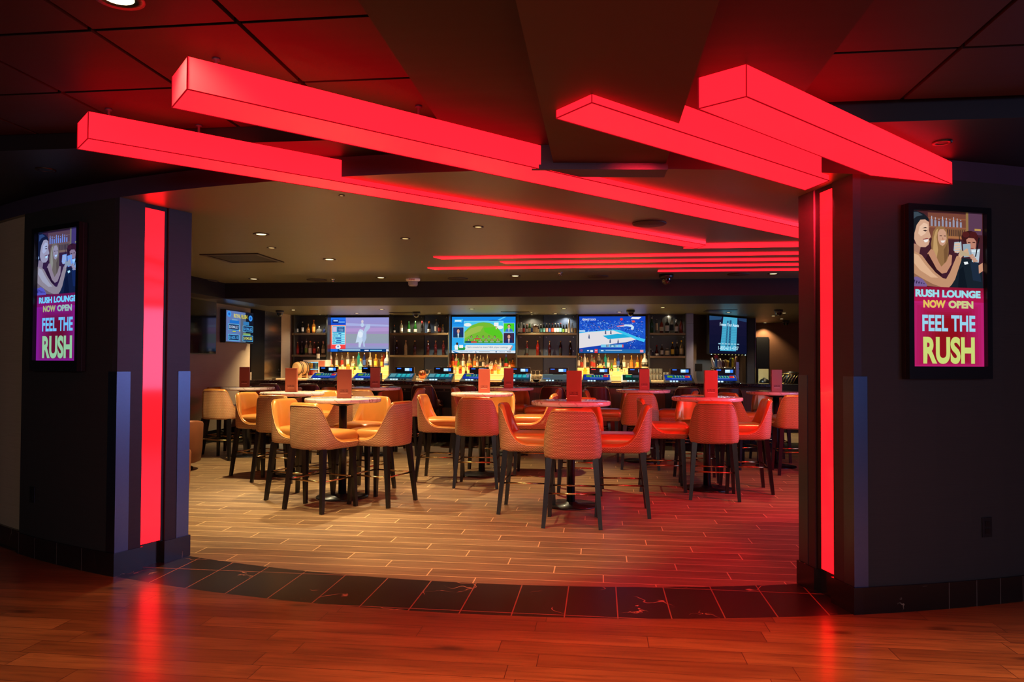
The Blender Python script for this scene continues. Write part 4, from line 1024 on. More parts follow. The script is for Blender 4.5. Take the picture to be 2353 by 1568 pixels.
srow('R', 1, [(1345, 10, 'jar', 'yellow', 'y', 'w'), (1359.5, 10, 'jar', 'orange', 'o', 'w'), (1373, 17, 'spirit', 'pale', 'w', 'w'), (1380, 18, 'jar', 'pale', 'y', 'w'), (1388, 22, 'spirit', 'clear', 'r', 'r'), (1405.5, 20, 'decanter', 'lime', 'k', 'g'), (1420.5, 16, 'decanter', 'aqua', 't', 's'), (1428.5, 16, 'decanter', 'dark', 'c', 'k'), (1443.5, 19, 'decanter', 'clear', 'w', 's'), (1461, 19, 'decanter', 'gold', 'w', 'o')], 'on the middle step under the right television')
srow('R', 2, [(1345, 16, 'jar', 'yellow', 'y', 'y'), (1405, 18, 'spirit', 'pale', 'w', 'k'), (1435, 15, 'decanter', 'clear', 'w', 's'), (1453, 15, 'decanter', 'clear', 'w', 's')], 'on the lowest step under the right television')

# ------------------------------------------------------------------ glassware and small things on the back bar
M_GLASS = plain('drinking_glass', (235, 230, 215), .03, 0, .5, var=.01, trans=.85)
ZW = 1.12
def glassware(px, py, b, kind, label, group, h=.1, z=None):
    p = W(aat(px, b, py), b, ZW if z is None else z)
    key = ('gl', kind)
    if key in PROTO: return dup(PROTO[key], p, 0, label, (h, h, h))
    pr = {'stem': [(.33, 0), (.36, .02), (.44, .3), (.40, .5), (.1, .58), (.04, .62), (.04, .93), (.36, .98), (.36, 1.0)],
          'tumbler': [(.30, 0), (.31, .02), (.36, 1.0), (.33, 1.0), (.29, .1), (0, .08)], 'shot': [(.25, 0), (.32, 1.0), (.28, 1.0), (.2, .2), (0, .18)],
          'egg': [(.22, 0), (.36, .15), (.46, .45), (.40, .75), (.26, .98), (.24, .98), (.36, .72), (.42, .45), (.3, .12), (0, .08)]}[kind]
    m = MB(); m.lathe(pr, 18, cap=False)
    o = m.build('drinking_glass' if kind != 'egg' else 'copper_cup', M_GLASS if kind != 'egg' else plain('copper', (214, 120, 70), .2, .9)); o.location = p; o.scale = (h, h, h)
    tag(o, label, 'glass' if kind != 'egg' else 'cup', group); PROTO[key] = o
    return o
for i, px in enumerate((1203, 1212, 1221, 1230.5, 1240)): glassware(px, 870, 15.75, 'stem', 'upturned stem glass below the third bay shelf, %s from the left' % ORD[i], 'upturned stem glasses', .20)
TRAY = W(aat(1508, 15.7, 870), 15.7, ZW)
for i in range(8):
    px = 1496 + (i % 4) * 7.2; z = ZW + (.125 if i > 3 else 0); glassware(px, 850, 15.75, 'tumbler', 'highball glass below the right bay, %s stack from the left, %s one' % (ORD[i % 4], 'upper' if i > 3 else 'lower'), 'stacked glasses below the right bay', .12, z)
for i in range(5): glassware(1527 + 7 * (i % 3), 860, 15.68, 'tumbler', 'short glass by the stacked highballs, %s from the left%s' % (ORD[i % 3], ', upper one' if i > 2 else ''), 'short glasses below the right bay', .085, ZW + (.087 if i > 2 else 0))
for i in range(7): glassware(941 + i * 3.2, 865, 15.55 + .05 * (i % 2), 'shot', 'small glass right of the third terminal, %s from the left' % ORD[i], 'small glasses on the back bar', .065)
glassware(970.5, 865, 15.5, 'egg', 'round copper cup glowing below the second bay', None, .19)
glassware(986, 865, 15.65, 'stem', 'single stem glass beside the copper cup', None, .2)
for i in range(6): glassware(996 + i * 6.5, 850, 15.9, 'shot', 'small glass beside the middle bottle steps, %s from the left' % ORD[i], 'small glasses by the middle steps', .075)
# mini fridge with cans, and a small cask
pf = W(aat(722, 15.85, 860), 15.85, ZW)
fr = thing('mini_fridge', 'small white lit fridge with glass door in the left bay', 'fridge', pf, -PHI)
fw, fh = .26, .40
m = MB(); m.box(-fw, 0, 0, -fw + .05, .36, fh); m.box(fw - .17, 0, 0, fw, .36, fh); m.box(-fw + .05, 0, 0, fw - .17, .36, .05); m.box(-fw + .05, 0, fh - .05, fw - .17, .36, fh); m.box(-fw + .05, .33, .05, fw - .17, .36, fh - .05); m.build('body', plain('fridge_white', (226, 216, 204), .4), fr)
m = MB(); m.box(-fw + .052, .322, .052, fw - .172, .329, fh - .052); m.build('interior_light', glow((150, 215, 245), 1.3), fr)
m = MB(); m.box(-fw + .05, .05, .2, fw - .17, .32, .206); m.build('shelf', M_CHROME, fr)
m = MB(); m.box(fw - .16, -.003, .25, fw - .02, 0.0, .38); m.build('sticker', plain('red_cream_sticker', (214, 120, 90), .5), fr)
colr = [('gold', 'y'), ('gold', 'y'), ('blue', 'b'), ('aqua', 't'), ('blue', 'b'), ('red', 'r'), ('orange', 'r'), ('red', 'p'), ('white', 'w'), ('red', 'r')]
for i, (g, l) in enumerate(colr):
    x = -.17 + (i % 5) * .055; z = .0505 if i >= 5 else .2065
    v = pf + Matrix.Rotation(-PHI, 3, 'Z') @ Vector((x, .15, z))
    bottle(v, 'can', g, l, '', .13, '%s drink can in the mini fridge, %s from the left on the %s shelf' % (CN[g], ORD[i % 5], 'lower' if i >= 5 else 'upper'), 'cans in the mini fridge')
zf = pf + Vector((0.06, .1, fh + .0005)); bottle(zf, 'spirit', 'brown', 'w', 'w', .29, 'brown bottle with white label standing on the mini fridge', None)
pc = W(aat(692, 15.7, 850), 15.7, ZW)
ck = thing('cask', 'small wooden cask lying on a stand beside the mini fridge', 'cask', pc, -PHI - radians(25))
m = MB(); m.lathe([(.10, -.15), (.125, -.14), (.15, -.03), (.155, .03), (.15, .06), (.125, .15), (.1, .16)], 28); m.xf(Matrix.Rotation(pi / 2, 4, 'X')); m.xf(Matrix.Translation((0, 0, .215))); m.build('barrel', walltex('pale_oak', (176, 128, 78), (206, 158, 104), .5, 30, 30, .05), ck)
for y in (-.1, -.06, .05, .11):
    m = MB(); m.lathe([(.145, -.008), (.152, -.008), (.152, .008), (.145, .008)], 28, cap=False); m.xf(Matrix.Rotation(pi / 2, 4, 'X')); m.xf(Matrix.Translation((0, y, .215)))
    m.build('hoop', M_BLACKMATT, ck)
m = MB(); m.box(-.1, -.1, 0, .1, -.07, .11); m.box(-.1, .07, 0, .1, .1, .11); m.box(-.07, -.07, .03, .07, .07, .05); m.build('stand', MATS['pale_oak'], ck)

# ------------------------------------------------------------------ television sets
def screen_set(label, group, loc, rz, w_, h_, tilt=0.0, name='television', cat='television', frame=.018, depth=.06):
    t = thing(name, label, cat, loc, rz, group); t.rotation_euler = (tilt, 0, rz)
    m = MB(); f = frame
    m.box(-w_ / 2 - f, 0.0, -h_ / 2 - f, w_ / 2 + f, depth, h_ / 2 + f, bev=.004); m.build('housing', M_BLACK, t)
    m = MB(); m.poly([(-w_ / 2, -.001, -h_ / 2), (w_ / 2, -.001, -h_ / 2), (w_ / 2, -.001, h_ / 2), (-w_ / 2, -.001, h_ / 2)])
    return t, m, (lambda u: -w_ / 2 + w_ * u), (lambda v: h_ / 2 - h_ * v)
TVG = 'sports televisions above the bar'
def tv_at(x0, x1, y0, y1, label, b=BK - .12):
    p, q = onb(x0, (y0 + y1) / 2, b), onb(x1, (y0 + y1) / 2, b); c = (p + q) / 2
    zt, zb_ = onb((x0 + x1) / 2, y0, b).z, onb((x0 + x1) / 2, y1, b).z
    c.z = (zt + zb_) / 2
    return screen_set(label, TVG, c, -PHI, (q - p).length, zt - zb_)
def grad(n, c0, c1, x0, y0, x1, y1, st=1.0, horiz=False):
    P = []
    for i in range(n):
        f = (i + .5) / n; c = tuple(c0[k] + (c1[k] - c0[k]) * f for k in range(3))
        a, b = i / n, (i + 1) / n
        P.append((glow(c, st), rect(x0, y0 + (y1 - y0) * a, x1, y0 + (y1 - y0) * b) if not horiz else rect(x0 + (x1 - x0) * a, y0, x0 + (x1 - x0) * b, y1)))
    return P
# left: baseball
t, m, U, V = tv_at(759.9, 897.6, 730, 808.5, 'left bar television showing a blurred baseball player')
sc = m.build('screen', glow((150, 150, 200), 1.0), t)
P = grad(6, (146, 150, 214), (166, 140, 190), .255, 0, 1, .48) + grad(4, (150, 160, 172), (146, 158, 176), .255, .48, 1, .76) + grad(3, (166, 142, 200), (140, 160, 200), .255, .76, 1, .92)
P += [(glow((168, 176, 226)), [(.255, .16), (1, .22), (1, .27), (.255, .24)]), (glow((178, 150, 206)), [(.255, .32), (1, .29), (1, .4), (.255, .42)])]
P += [(glow((200, 218, 240)), [(.46, .42), (.49, .34), (.54, .36), (.56, .48), (.55, .62), (.52, .75), (.50, .88), (.47, .87), (.47, .72), (.42, .74), (.44, .58)]), (glow((225, 236, 248)), [(.46, .44), (.50, .40), (.54, .46), (.54, .56), (.49, .6), (.46, .54)]), (glow((176, 196, 228)), [(.55, .40), (.6, .2), (.66, .2), (.66, .3), (.60, .42), (.6, .6), (.57, .74), (.58, .86), (.55, .85), (.53, .6)]), (glow((210, 200, 214)), ell(.53, .12, .02, .05)), (glow((190, 210, 236)), ell(.53, .22, .028, .06))]
P += grad(3, (40, 120, 245), (20, 70, 200), 0, 0, .253, .22) + [(glow((14, 40, 120)), rect(.03, .06, .135, .16)), (glow((190, 225, 255)), rect(.045, .075, .12, .11)), (glow((150, 215, 245)), rect(.13, .12, .235, .145))]
P += grad(5, (238, 140, 90), (250, 60, 66), 0, .22, .253, .92) + [(glow((235, 235, 240)), rect(.022, .24, .246, .795)), (glow((70, 170, 215)), rect(.032, .255, .238, .78)), (glow((210, 190, 225)), rect(.04, .275, .1, .42)), (glow((20, 70, 150)), rect(.113, .275, .232, .42))]
for i in range(5):
    y = .45 + .066 * i; P += [(glow((150, 235, 250)), rect(.036, y, .236, y + .045)), (glow((16, 70, 160)), rect([.13, .16, .08, .1, .085][i], y + .008, .18, y + .036))]
P += [(glow((225, 240, 250)), ell(.128, .865, .045, .065)), (glow((120, 150, 210)), ell(.128, .85, .016, .03)), (glow((12, 60, 120)), rect(0, .92, 1, 1)), (glow((30, 110, 220)), rect(0, .92, .12, 1))]
P += [(glow((190, 230, 250)), rect(.15, .935, .5, .95)), (glow((170, 215, 245)), rect(.2, .96, .5, .975)), (glow((230, 235, 250)), rect(.57, .945, .64, .98)), (glow((150, 225, 250)), rect(.66, .945, .86, .972)), (glow((220, 225, 240)), rect(.93, .93, .97, .985))]
flat('broadcast_picture', P, sc, U, V, y=-.002)
for i, s_ in enumerate(('AVERAGE', 'HOME RUNS', 'RBI', 'RUNS', 'OPS')):
    text('statistic', s_, glow((20, 80, 130)), sc, U(.042), V(.488 + .066 * i), U(.042 + (.075, .085, .03, .036, .03)[i]), V(.46 + .066 * i), y=-.013, bold=.02)
for i, s_ in enumerate(('SEASON', 'STATISTICS', '37 GAMES')):
    text('statistic', s_, glow((180, 240, 255)), sc, U(.135), V(.317 + .042 * i), U(.218), V(.297 + .042 * i), y=-.013, bold=.02)
# middle: talk show
t, m, U, V = tv_at(1038.4, 1184.5, 728.4, 811.7, 'middle bar television showing a talk show with a green hill')
sc = m.build('screen', glow((30, 140, 225), 1.05), t)
P = grad(5, (24, 130, 225), (60, 190, 245), 0, 0, 1, 1)
P += [(glow((90, 200, 250)), [(.75, .1), (.86, 0), (.82, 0), (.7, .1)]), (glow((16, 90, 180)), [(.58, .1), (.64, .08), (.74, .09), (.78, .13), (.58, .13)])]
P += [(glow((160, 225, 245)), rect(.19, .115, .81, .735)), (glow((80, 200, 240)), rect(.197, .125, .803, .727))]
P += [(glow((235, 240, 240)), ell(.25, .22, .06, .05)), (glow((235, 240, 240)), ell(.76, .29, .05, .05))]
hill = [(.2, .42), (.25, .32), (.32, .23), (.42, .165), (.5, .15), (.6, .17), (.7, .27), (.78, .42), (.803, .5), (.803, .727), (.2, .727)]
P += [(glow((118, 186, 52)), hill), (glow((156, 190, 76)), [(.2, .45), (.3, .32), (.42, .25), (.5, .26), (.45, .4), (.3, .5), (.2, .6)]), (glow((88, 200, 36)), [(.5, .3), (.7, .28), (.78, .44), (.8, .62), (.64, .52), (.52, .42)]), (glow((60, 150, 40)), [(.2, .66), (.8, .66), (.8, .727), (.2, .727)])]
P += [(glow((245, 245, 245)), rect(.665, .16, .735, .26)), (glow((220, 190, 150)), rect(.69, .26, .71, .34)), (glow((90, 170, 220)), rect(.675, .2, .725, .205))]
for i in range(6): P += [(glow((70, 45, 38)), ell(.265 + .092 * i, .635, .016, .032, 10)), (glow((205, 165, 140)), ell(.265 + .092 * i, .64, .011, .024, 10)), (glow((170, 190, 170)), rect(.235 + .092 * i, .68, .297 + .092 * i, .7))]
for i in range(5): P += [(glow((50, 35, 34)), ell(.31 + .092 * i, .55, .015, .032, 10)), (glow((190, 150, 130)), ell(.31 + .092 * i, .555, .010, .023, 10)), (glow((120, 165, 120)), rect(.285 + .092 * i, .59, .335 + .092 * i, .605))]
P += [(glow((24, 40, 120)), rect(.215, .68, .305, .712)), (glow((225, 50, 70)), rect(.305, .68, .395, .712)), (glow((215, 40, 60)), rect(.365, .59, .44, .62))]
def bust(x0, y0, x1, y1, bg, suit, tie, hair):
    w_, h_ = x1 - x0, y1 - y0; X = lambda u: x0 + w_ * u; Y = lambda v: y0 + h_ * v
    return [(glow((150, 215, 245)), rect(x0 - .006, y0 - .01, x1 + .006, y1 + .01)), (glow(bg), rect(x0, y0, x1, y1)), (glow(suit), [(X(.12), y1), (X(.2), Y(.72)), (X(.38), Y(.6)), (X(.62), Y(.6)), (X(.82), Y(.72)), (X(.9), y1)]), (glow(hair), ell(X(.5), Y(.3), w_ * .17, h_ * .2)), (glow((214, 160, 136)), ell(X(.5), Y(.37), w_ * .13, h_ * .2)), (glow((235, 235, 240)), [(X(.42), Y(.6)), (X(.58), Y(.6)), (X(.54), y1), (X(.46), y1)]), (glow(tie), [(X(.47), Y(.64)), (X(.53), Y(.64)), (X(.53), y1), (X(.47), y1)])]
P += bust(.02, .29, .185, .575, (30, 50, 110), (24, 60, 90), (120, 200, 220), (24, 20, 24)) + bust(.817, .18, .98, .415, (70, 210, 40), (60, 120, 190), (30, 60, 120), (60, 40, 30)) + bust(.817, .445, .98, .725, (60, 40, 70), (24, 44, 100), (200, 30, 60), (40, 26, 24))
P += [(glow((60, 180, 240)), [(.04, .07), (.18, .06), (.16, .17), (.1, .14), (.03, .16)]), (glow((235, 245, 250)), rect(.05, .09, .15, .13))]
P += [(glow((232, 234, 232)), [(.22, .78), (.95, .78), (.9, .92), (.2, .92)]), (glow((236, 130, 90)), [(.955, .79), (.96, .81), (.93, .92), (.905, .92)]), (glow((222, 230, 236)), [(0, .93), (1, .93), (1, 1), (0, 1)]), (glow((40, 120, 190)), [(0, .93), (.06, .96), (.12, 1), (.05, 1)]), (glow((80, 190, 80)), ell(.13, .87, .09, .05)), (glow((40, 150, 70)), rect(.1, .85, .21, .915)), (glow((240, 240, 240)), [(.05, .91), (.045, .8), (.07, .76), (.1, .78), (.1, .91)]), (glow((60, 40, 36)), ell(.085, .745, .018, .04)), (glow((240, 244, 246)), rect(.12, .78, .18, .86))]
P += [(glow((20, 70, 120)), ell(.7, .965, .009, .025)), (glow((150, 160, 170)), rect(.43, .957, .6, .973)), (glow((60, 80, 140)), [(.37, .99), (.38, .95), (.4, .985)])]
flat('broadcast_picture', P, sc, U, V, y=-.002)
text('caption', 'Nick reveals his latest NBA player rankings', glow((70, 120, 160)), sc, U(.25), V(.875), U(.885), V(.815), y=-.022)
text('ticker', 'UNITED FOOTBALL LEAGUE', glow((60, 130, 190)), sc, U(.13), V(.977), U(.33), V(.953), y=-.022, bold=.015)
text('ticker', 'FRIDAY 8', glow((60, 130, 190)), sc, U(.755), V(.977), U(.835), V(.953), y=-.022, bold=.015)
text('channel_mark', 'FOX', glow((30, 40, 70)), sc, U(.875), V(.985), U(.93), V(.945), y=-.022, bold=.03)
# right: basketball
t, m, U, V = tv_at(1331, 1483, 727.4, 811.8, 'right bar television showing a basketball court')
sc = m.build('screen', glow((24, 70, 190), 1.05), t)
P = grad(3, (20, 66, 190), (36, 96, 210), 0, 0, 1, .5) + grad(3, (30, 90, 205), (20, 60, 170), 0, .5, 1, .93)
flat('court_backdrop', P, sc, U, V, y=-.0012, dy=.00005); P = []
rs = random.Random(5)
for i in range(420):
    x, y = rs.uniform(0, .97), rs.uniform(.1, .42); 
    if x > .62 and rs.random() < .5: y = rs.uniform(.3, .86); x = rs.uniform(.7, .96)
    c = rs.choice([(20, 40, 120), (90, 150, 230), (130, 180, 240), (14, 30, 90), (150, 120, 170), (60, 120, 220)]); wd = rs.uniform(.006, .02)
    P.append((glow(c), rect(x, y, min(1, x + wd), y + rs.uniform(.008, .022))))
flat('crowd', P, sc, U, V, y=-.003, dy=.00001); P = []
P += [(glow((70, 200, 245)), [(0, .44), (.5, .36), (.62, .38), (.9, .58), (1, .62), (.98, .7), (.8, .6), (.45, .4), (0, .48)]), (glow((226, 222, 226)), [(0, .46), (.18, .42), (.52, .385), (.62, .44), (.66, .48), (.36, .53), (.44, .62), (.78, .57), (.86, .63), (.72, .70), (.5, .75), (.2, .82), (0, .87)]), (glow((30, 170, 215)), [(.36, .53), (.58, .475), (.72, .5), (.78, .57), (.44, .62)]), (glow((60, 195, 235)), [(.52, .385), (.64, .39), (.86, .56), (.78, .57), (.66, .48)]), (glow((235, 235, 240)), [(.8, .02), (.94, .02), (.9, .08), (.78, .07)]), (glow((200, 226, 246)), [(.62, .25), (.7, .22), (.8, .23), (.83, .29), (.82, .36), (.78, .36), (.79, .29), (.72, .27), (.62, .29)]), (glow((225, 60, 70)), ell(.64, .08, .022, .035)), (glow((225, 80, 80)), ell(.82, .14, .025, .03)), (glow((210, 120, 150)), [(.56, .26), (.68, .23), (.68, .26), (.58, .29)]), (glow((190, 226, 246)), rect(0, .38, .09, .42))]
for x, y in ((.4, .44), (.48, .44), (.15, .56), (.47, .68), (.59, .7)): P += [(glow((70, 90, 130)), [(x - .008, y - .04), (x + .008, y - .05), (x + .012, y + .05), (x - .012, y + .04)]), (glow((150, 110, 90)), ell(x, y - .06, .006, .014, 8))]
P += [(glow((40, 110, 170)), rect(0, .9, 1, 1)), (glow((24, 80, 150)), rect(0, .9, .3, 1)), (glow((225, 60, 70)), rect(.235, .89, .28, 1)), (glow((240, 170, 175)), rect(.24, .92, .275, .95)), (glow((120, 70, 140)), ell(.035, .93, .022, .035)), (glow((225, 235, 245)), rect(.12, .92, .15, .95)), (glow((225, 235, 245)), rect(.17, .92, .21, .97)), (glow((225, 240, 250)), rect(.4, .915, .65, .93)), (glow((225, 240, 250)), rect(.33, .92, .37, .95)), (glow((240, 150, 170)), rect(.92, .91, .97, .98))]
P += [(glow((120, 200, 235)), rect(.33, .765, .67, .845)), (glow((24, 60, 110)), rect(.41, .77, .455, .835)), (glow((60, 120, 160)), rect(.47, .77, .54, .835)), (glow((30, 140, 190)), rect(.55, .77, .59, .835)), (glow((225, 90, 90)), rect(.65, .765, .67, .845)), (glow((190, 225, 240)), ell(.505, .81, .022, .02))]
flat('broadcast_picture', P, sc, U, V, y=-.009, dy=.00008)
text('caption', 'SHOT CLOCK', glow((240, 246, 255)), sc, U(.09), V(.112), U(.255), V(.062), y=-.026, bold=.03)
text('score', '22', glow((235, 245, 250)), sc, U(.415), V(.825), U(.45), V(.78), y=-.026, bold=.02)
text('score', '22', glow((235, 245, 250)), sc, U(.553), V(.825), U(.588), V(.78), y=-.026, bold=.02)
flat('channel_mark', [(glow((235, 240, 248)), rect(.05, .06, .082, .112)), (glow((30, 70, 190)), rect(.062, .07, .07, .1))], sc, U, V, y=-.026)
# right end: angled television
c0, c1 = onY(1630, 768, 15.75), onY(1715.5, 774, 16.75); mid = (c0 + c1) / 2
tw = Vector((c1.x - c0.x, c1.y - c0.y)).length; rz = atan2(c1.y - c0.y, c1.x - c0.x)
t, m, U, V = screen_set('angled television with pale blue skyscraper advert above the beer taps', None, mid, rz, tw, .80, tilt=0)
sc = m.build('screen', glow((14, 18, 46), .9), t)
tower = [(.36, 0), (.74, 0), (.70, .93), (.27, .93)]
P = grad(4, (24, 20, 50), (12, 16, 44), 0, 0, 1, 1) + [(glow((36, 70, 110)), [(0, 0), (.33, 0), (.3, .08), (0, .12)]), (glow((36, 60, 100)), [(.76, 0), (1, 0), (1, .1), (.78, .07)]), (glow((70, 170, 205)), tower), (glow((40, 90, 130)), [(.46, .1), (.5, .1), (.45, .8), (.41, .8)]), (glow((36, 80, 120)), [(.53, .08), (.58, .08), (.545, .8), (.49, .8)])]
for i in range(16): P.append((glow((52, 136, 172)), [(.35 - .0055 * i, .18 + .045 * i), (.735 - .0025 * i, .18 + .045 * i), (.735 - .0025 * i, .19 + .045 * i), (.35 - .0055 * i, .19 + .045 * i)]))
flat('advert_picture', P, sc, U, V, y=-.002)
text('lettering', 'Freeze Your Assets', glow((215, 240, 255), 1.2), sc, U(.26), V(.255), U(.77), V(.165), y=-.01, bold=.01)
text('lettering', '1-800-611-4707', glow((190, 235, 250), 1.1), sc, U(.22), V(.90), U(.76), V(.80), y=-.01, bold=.012)
flat('advert_line', [(glow((150, 200, 220)), rect(.22 + q * .083, .722, .28 + q * .083, .752)) for q in range(7)], sc, U, V, y=-.01)
m = MB(); m.box(-tw / 2, -.01, -.425, tw / 2, .03, -.418); m.build('light_strip', M_BLACK, t)
for k in range(11):
    x = -tw / 2 + tw * (k + .5) / 11; m = MB(); m.box(x - .008, -.014, -.43, x + .008, .004, -.418); m.build('light', glow((190, 245, 255) if k in (0, 10) else (200, 200, 130), 3 if k in (0, 10) else 1.3), t)
lamp('tap_light', 'AREA', tuple(mid + Matrix.Rotation(rz, 3, 'Z') @ Vector((0, -.05, -.45))), 14, (.7, .95, 1.0), .8, tuple(mid + Matrix.Rotation(rz, 3, 'Z') @ Vector((0, -.25, -1.4))), size_y=.04)
# left wall: jackpot board and a dark screen
pA_, pB_ = ona(519.5, 752, AWL + .12), ona(581, 752, AWL + .12); mid = (pA_ + pB_) / 2; tw = (pB_ - pA_).length
t, m, U, V = screen_set('jackpot screen with four blue amounts on the left wall', None, mid, pi / 2 - PHI, tw, .58, depth=.1, name='jackpot_screen', cat='screen')
sc = m.build('screen', glow((20, 26, 44), .9), t)
P = [(glow((96, 120, 176)), [(0, 0), (.7, 0), (.7, 1), (0, 1)]), (glow((88, 100, 120)), [(.52, .1), (.72, .1), (.72, 1), (.52, 1)])]
for (x, y) in ((.1, .11), (.9, .17)): P += [(glow((60, 150, 235)), ell(x, y, .075, .1)), (glow((30, 90, 190)), ell(x, y, .035, .045))]
P += [(glow((30, 110, 200)), rect(.12, .3, .46, .4)), (glow((120, 160, 190)), rect(.2, .26, .4, .3)), (glow((50, 120, 180)), rect(.62, .3, .84, .42)), (glow((40, 110, 180)), rect(.2, .62, .36, .7)), (glow((190, 190, 70)), rect(.22, .64, .34, .68)), (glow((130, 170, 100)), rect(.62, .69, .9, .76)), (glow((220, 200, 90)), ell(.48, .62, .025, .03))]
for (x, y) in ((.07, .42), (.6, .44), (.07, .76), (.6, .76)): P += [(glow((90, 190, 240)), rect(x, y, x + .4, y + .2)), (glow((30, 50, 90)), rect(x + .015, y + .015, x + .385, y + .185))]
flat('jackpot_picture', P, sc, U, V, y=-.002)
text('lettering', 'ROYAL FLUSH', glow((226, 210, 50), 1.1), sc, U(.26), V(.21), U(.76), V(.08), y=-.006, bold=.02)
for s_, x, y in (('$1044.57', .1, .47), ('$1096.62', .63, .5), ('$1605.10', .1, .81), ('$1040.83', .63, .81)):
    text('lettering', s_, glow((190, 210, 235) if x < .5 and y < .6 else (80, 170, 235) if y < .6 or x < .5 else (220, 220, 90)), sc, U(x), V(y + .11), U(x + .33), V(y), y=-.006, bold=.012)
pA_, pB_ = ona(430, 752, AWL + .1), ona(497, 752, AWL + .1); mid = (pA_ + pB_) / 2
t, m, U, V = screen_set('large switched off black screen on the left wall', None, mid + Vector((0, 0, .02)), pi / 2 - PHI, 1.70, .96, depth=.08, frame=.012)
t.location = ona(497, 752, AWL + .1) - Vector((sin(PHI), cos(PHI), 0)) * .86 + Vector((0, 0, .0))
m.build('screen', plain('dark_screen_glass', (8, 10, 14), .06, 0, .6), t)

# ------------------------------------------------------------------ digital signs beside the opening
def sign(side, corners, label):
    (x0, y0), (x1, y1), (x2, y2), (x3, y3) = corners   # tl, tr, br, bl in picture
    ta, pa = tarc(x0, y0, RO + .03); tb, pb = tarc(x1, y1, RO + .03); tc, pcn = tarc(x2, y2, RO + .03); td, pd = tarc(x3, y3, RO + .03)
    tm = (ta + tb + tc + td) / 4; w_ = ((pb - pa).xy.length + (pcn - pd).xy.length) / 2; zt = (pa.z + pb.z) / 2; zb_ = (pcn.z + pd.z) / 2; h_ = zt - zb_
    c = polar(tm, RO + .036, (zt + zb_) / 2)
    t = thing('digital_sign', label, 'sign', c, tm, 'portrait digital signs beside the opening')
    fx = .035
    m = MB(); m.box(-w_ / 2 - fx, .001, -h_ / 2 - .075, w_ / 2 + fx, .032, h_ / 2 + fx, bev=.003); m.build('housing', M_BLACKMATT, t)
    m = MB()
    for q in ((-w_ / 2 - fx, -h_ / 2 - .075, -w_ / 2, h_ / 2 + fx), (w_ / 2, -h_ / 2 - .075, w_ / 2 + fx, h_ / 2 + fx), (-w_ / 2, h_ / 2, w_ / 2, h_ / 2 + fx), (-w_ / 2, -h_ / 2 - .075, w_ / 2, -h_ / 2)): m.box(q[0], -.03, q[1], q[2], .001, q[3])
    m.build('frame', M_BLACK, t)
    m = MB(); m.poly([(-w_ / 2, 0, -h_ / 2), (w_ / 2, 0, -h_ / 2), (w_ / 2, 0, h_ / 2), (-w_ / 2, 0, h_ / 2)]); sc = m.build('screen', glow((190, 24, 80)), t)
    U = lambda x: -w_ / 2 + w_ * (x - 885) / 520; V = lambda y: h_ / 2 - h_ * (y - 288) / 1104
    S = .95; g = lambda *c: glow(c, S)
    cool = side == 'left'
    def g(*c):
        if cool: c = (c[0] * .72, c[1] * .92, min(255, c[2] * 1.22 + 16))
        return glow(tuple(int(v) for v in c), S)
    P = []
    for i in range(8):
        f = i / 7; P.append((g(74 - 10 * f, 36 - 8 * f, 40 + 6 * f), rect(885, 288 + 70 * i, 1405, 358 + 70 * i)))
    P += [(g(122, 70, 56), rect(1010, 296, 1290, 480)), (g(146, 86, 60), rect(1015, 330, 1285, 338)), (g(150, 92, 66), rect(1010, 392, 1290, 402)), (g(136, 92, 60), rect(1140, 404, 1285, 460)), (g(150, 116, 70), rect(1282, 288, 1300, 470)), (g(92, 60, 84), rect(1300, 288, 1400, 440)), (g(190, 150, 80), rect(1345, 396, 1390, 410)), (g(170, 110, 70), rect(1150, 458, 1290, 474))]
    for i in range(9): P += [(g(150, 150, 170), rect(1030 + 26 * i, 342 + (i % 3) * 6, 1044 + 26 * i, 392)), (g(176, 178, 196), rect(1034 + 26 * i, 320 + (i % 3) * 8, 1040 + 26 * i, 345))]
    for i in range(10): P.append((g(70, 44, 44), rect(1146 + 13.5 * i, 410, 1152 + 13.5 * i, 456)))
    # man with curly hair
    P += [(g(60, 24, 26), ell(1310, 460, 62, 48, 18)), (g(84, 30, 30), ell(1280, 440, 26, 22)), (g(76, 26, 28), ell(1335, 440, 28, 24)), (g(70, 24, 26), ell(1362, 476, 20, 26)), (g(190, 130, 110), [(1282, 478), (1300, 464), (1340, 466), (1356, 490), (1350, 540), (1325, 566), (1296, 552)]), (g(60, 28, 28), rect(1294, 494, 1314, 500)), (g(60, 28, 28), rect(1328, 492, 1348, 498)), (g(140, 60, 56), rect(1312, 536, 1336, 542))]
    P += [(g(24, 34, 44), [(1175, 760), (1196, 650), (1260, 610), (1330, 620), (1396, 660), (1404, 840), (1160, 840)]), (g(30, 44, 64), [(1310, 640), (1366, 624), (1378, 700), (1390, 780), (1330, 770)]), (g(16, 24, 34), [(1230, 700), (1260, 670), (1290, 840), (1220, 840)])]
    # blonde woman
    P += [(g(150, 110, 70), [(1046, 430), (1070, 396), (1108, 388), (1140, 412), (1152, 460), (1156, 560), (1150, 640), (1118, 690), (1074, 660), (1036, 580), (1030, 520)]), (g(196, 156, 104), [(1050, 470), (1066, 420), (1082, 408), (1070, 470), (1080, 560), (1070, 620), (1044, 570)]), (g(120, 84, 54), [(1120, 560), (1150, 500), (1150, 600), (1126, 660)]), (g(206, 156, 130), [(1078, 440), (1094, 412), (1120, 410), (1138, 432), (1142, 480), (1130, 516), (1112, 532), (1092, 520), (1080, 490)]), (g(70, 40, 36), rect(1092, 456, 1108, 462)), (g(70, 40, 36), rect(1122, 456, 1136, 462)), (g(240, 230, 225), [(1098, 494), (1132, 490), (1124, 506), (1106, 508)]), (g(176, 116, 96), [(1112, 466), (1120, 484), (1110, 486)])]
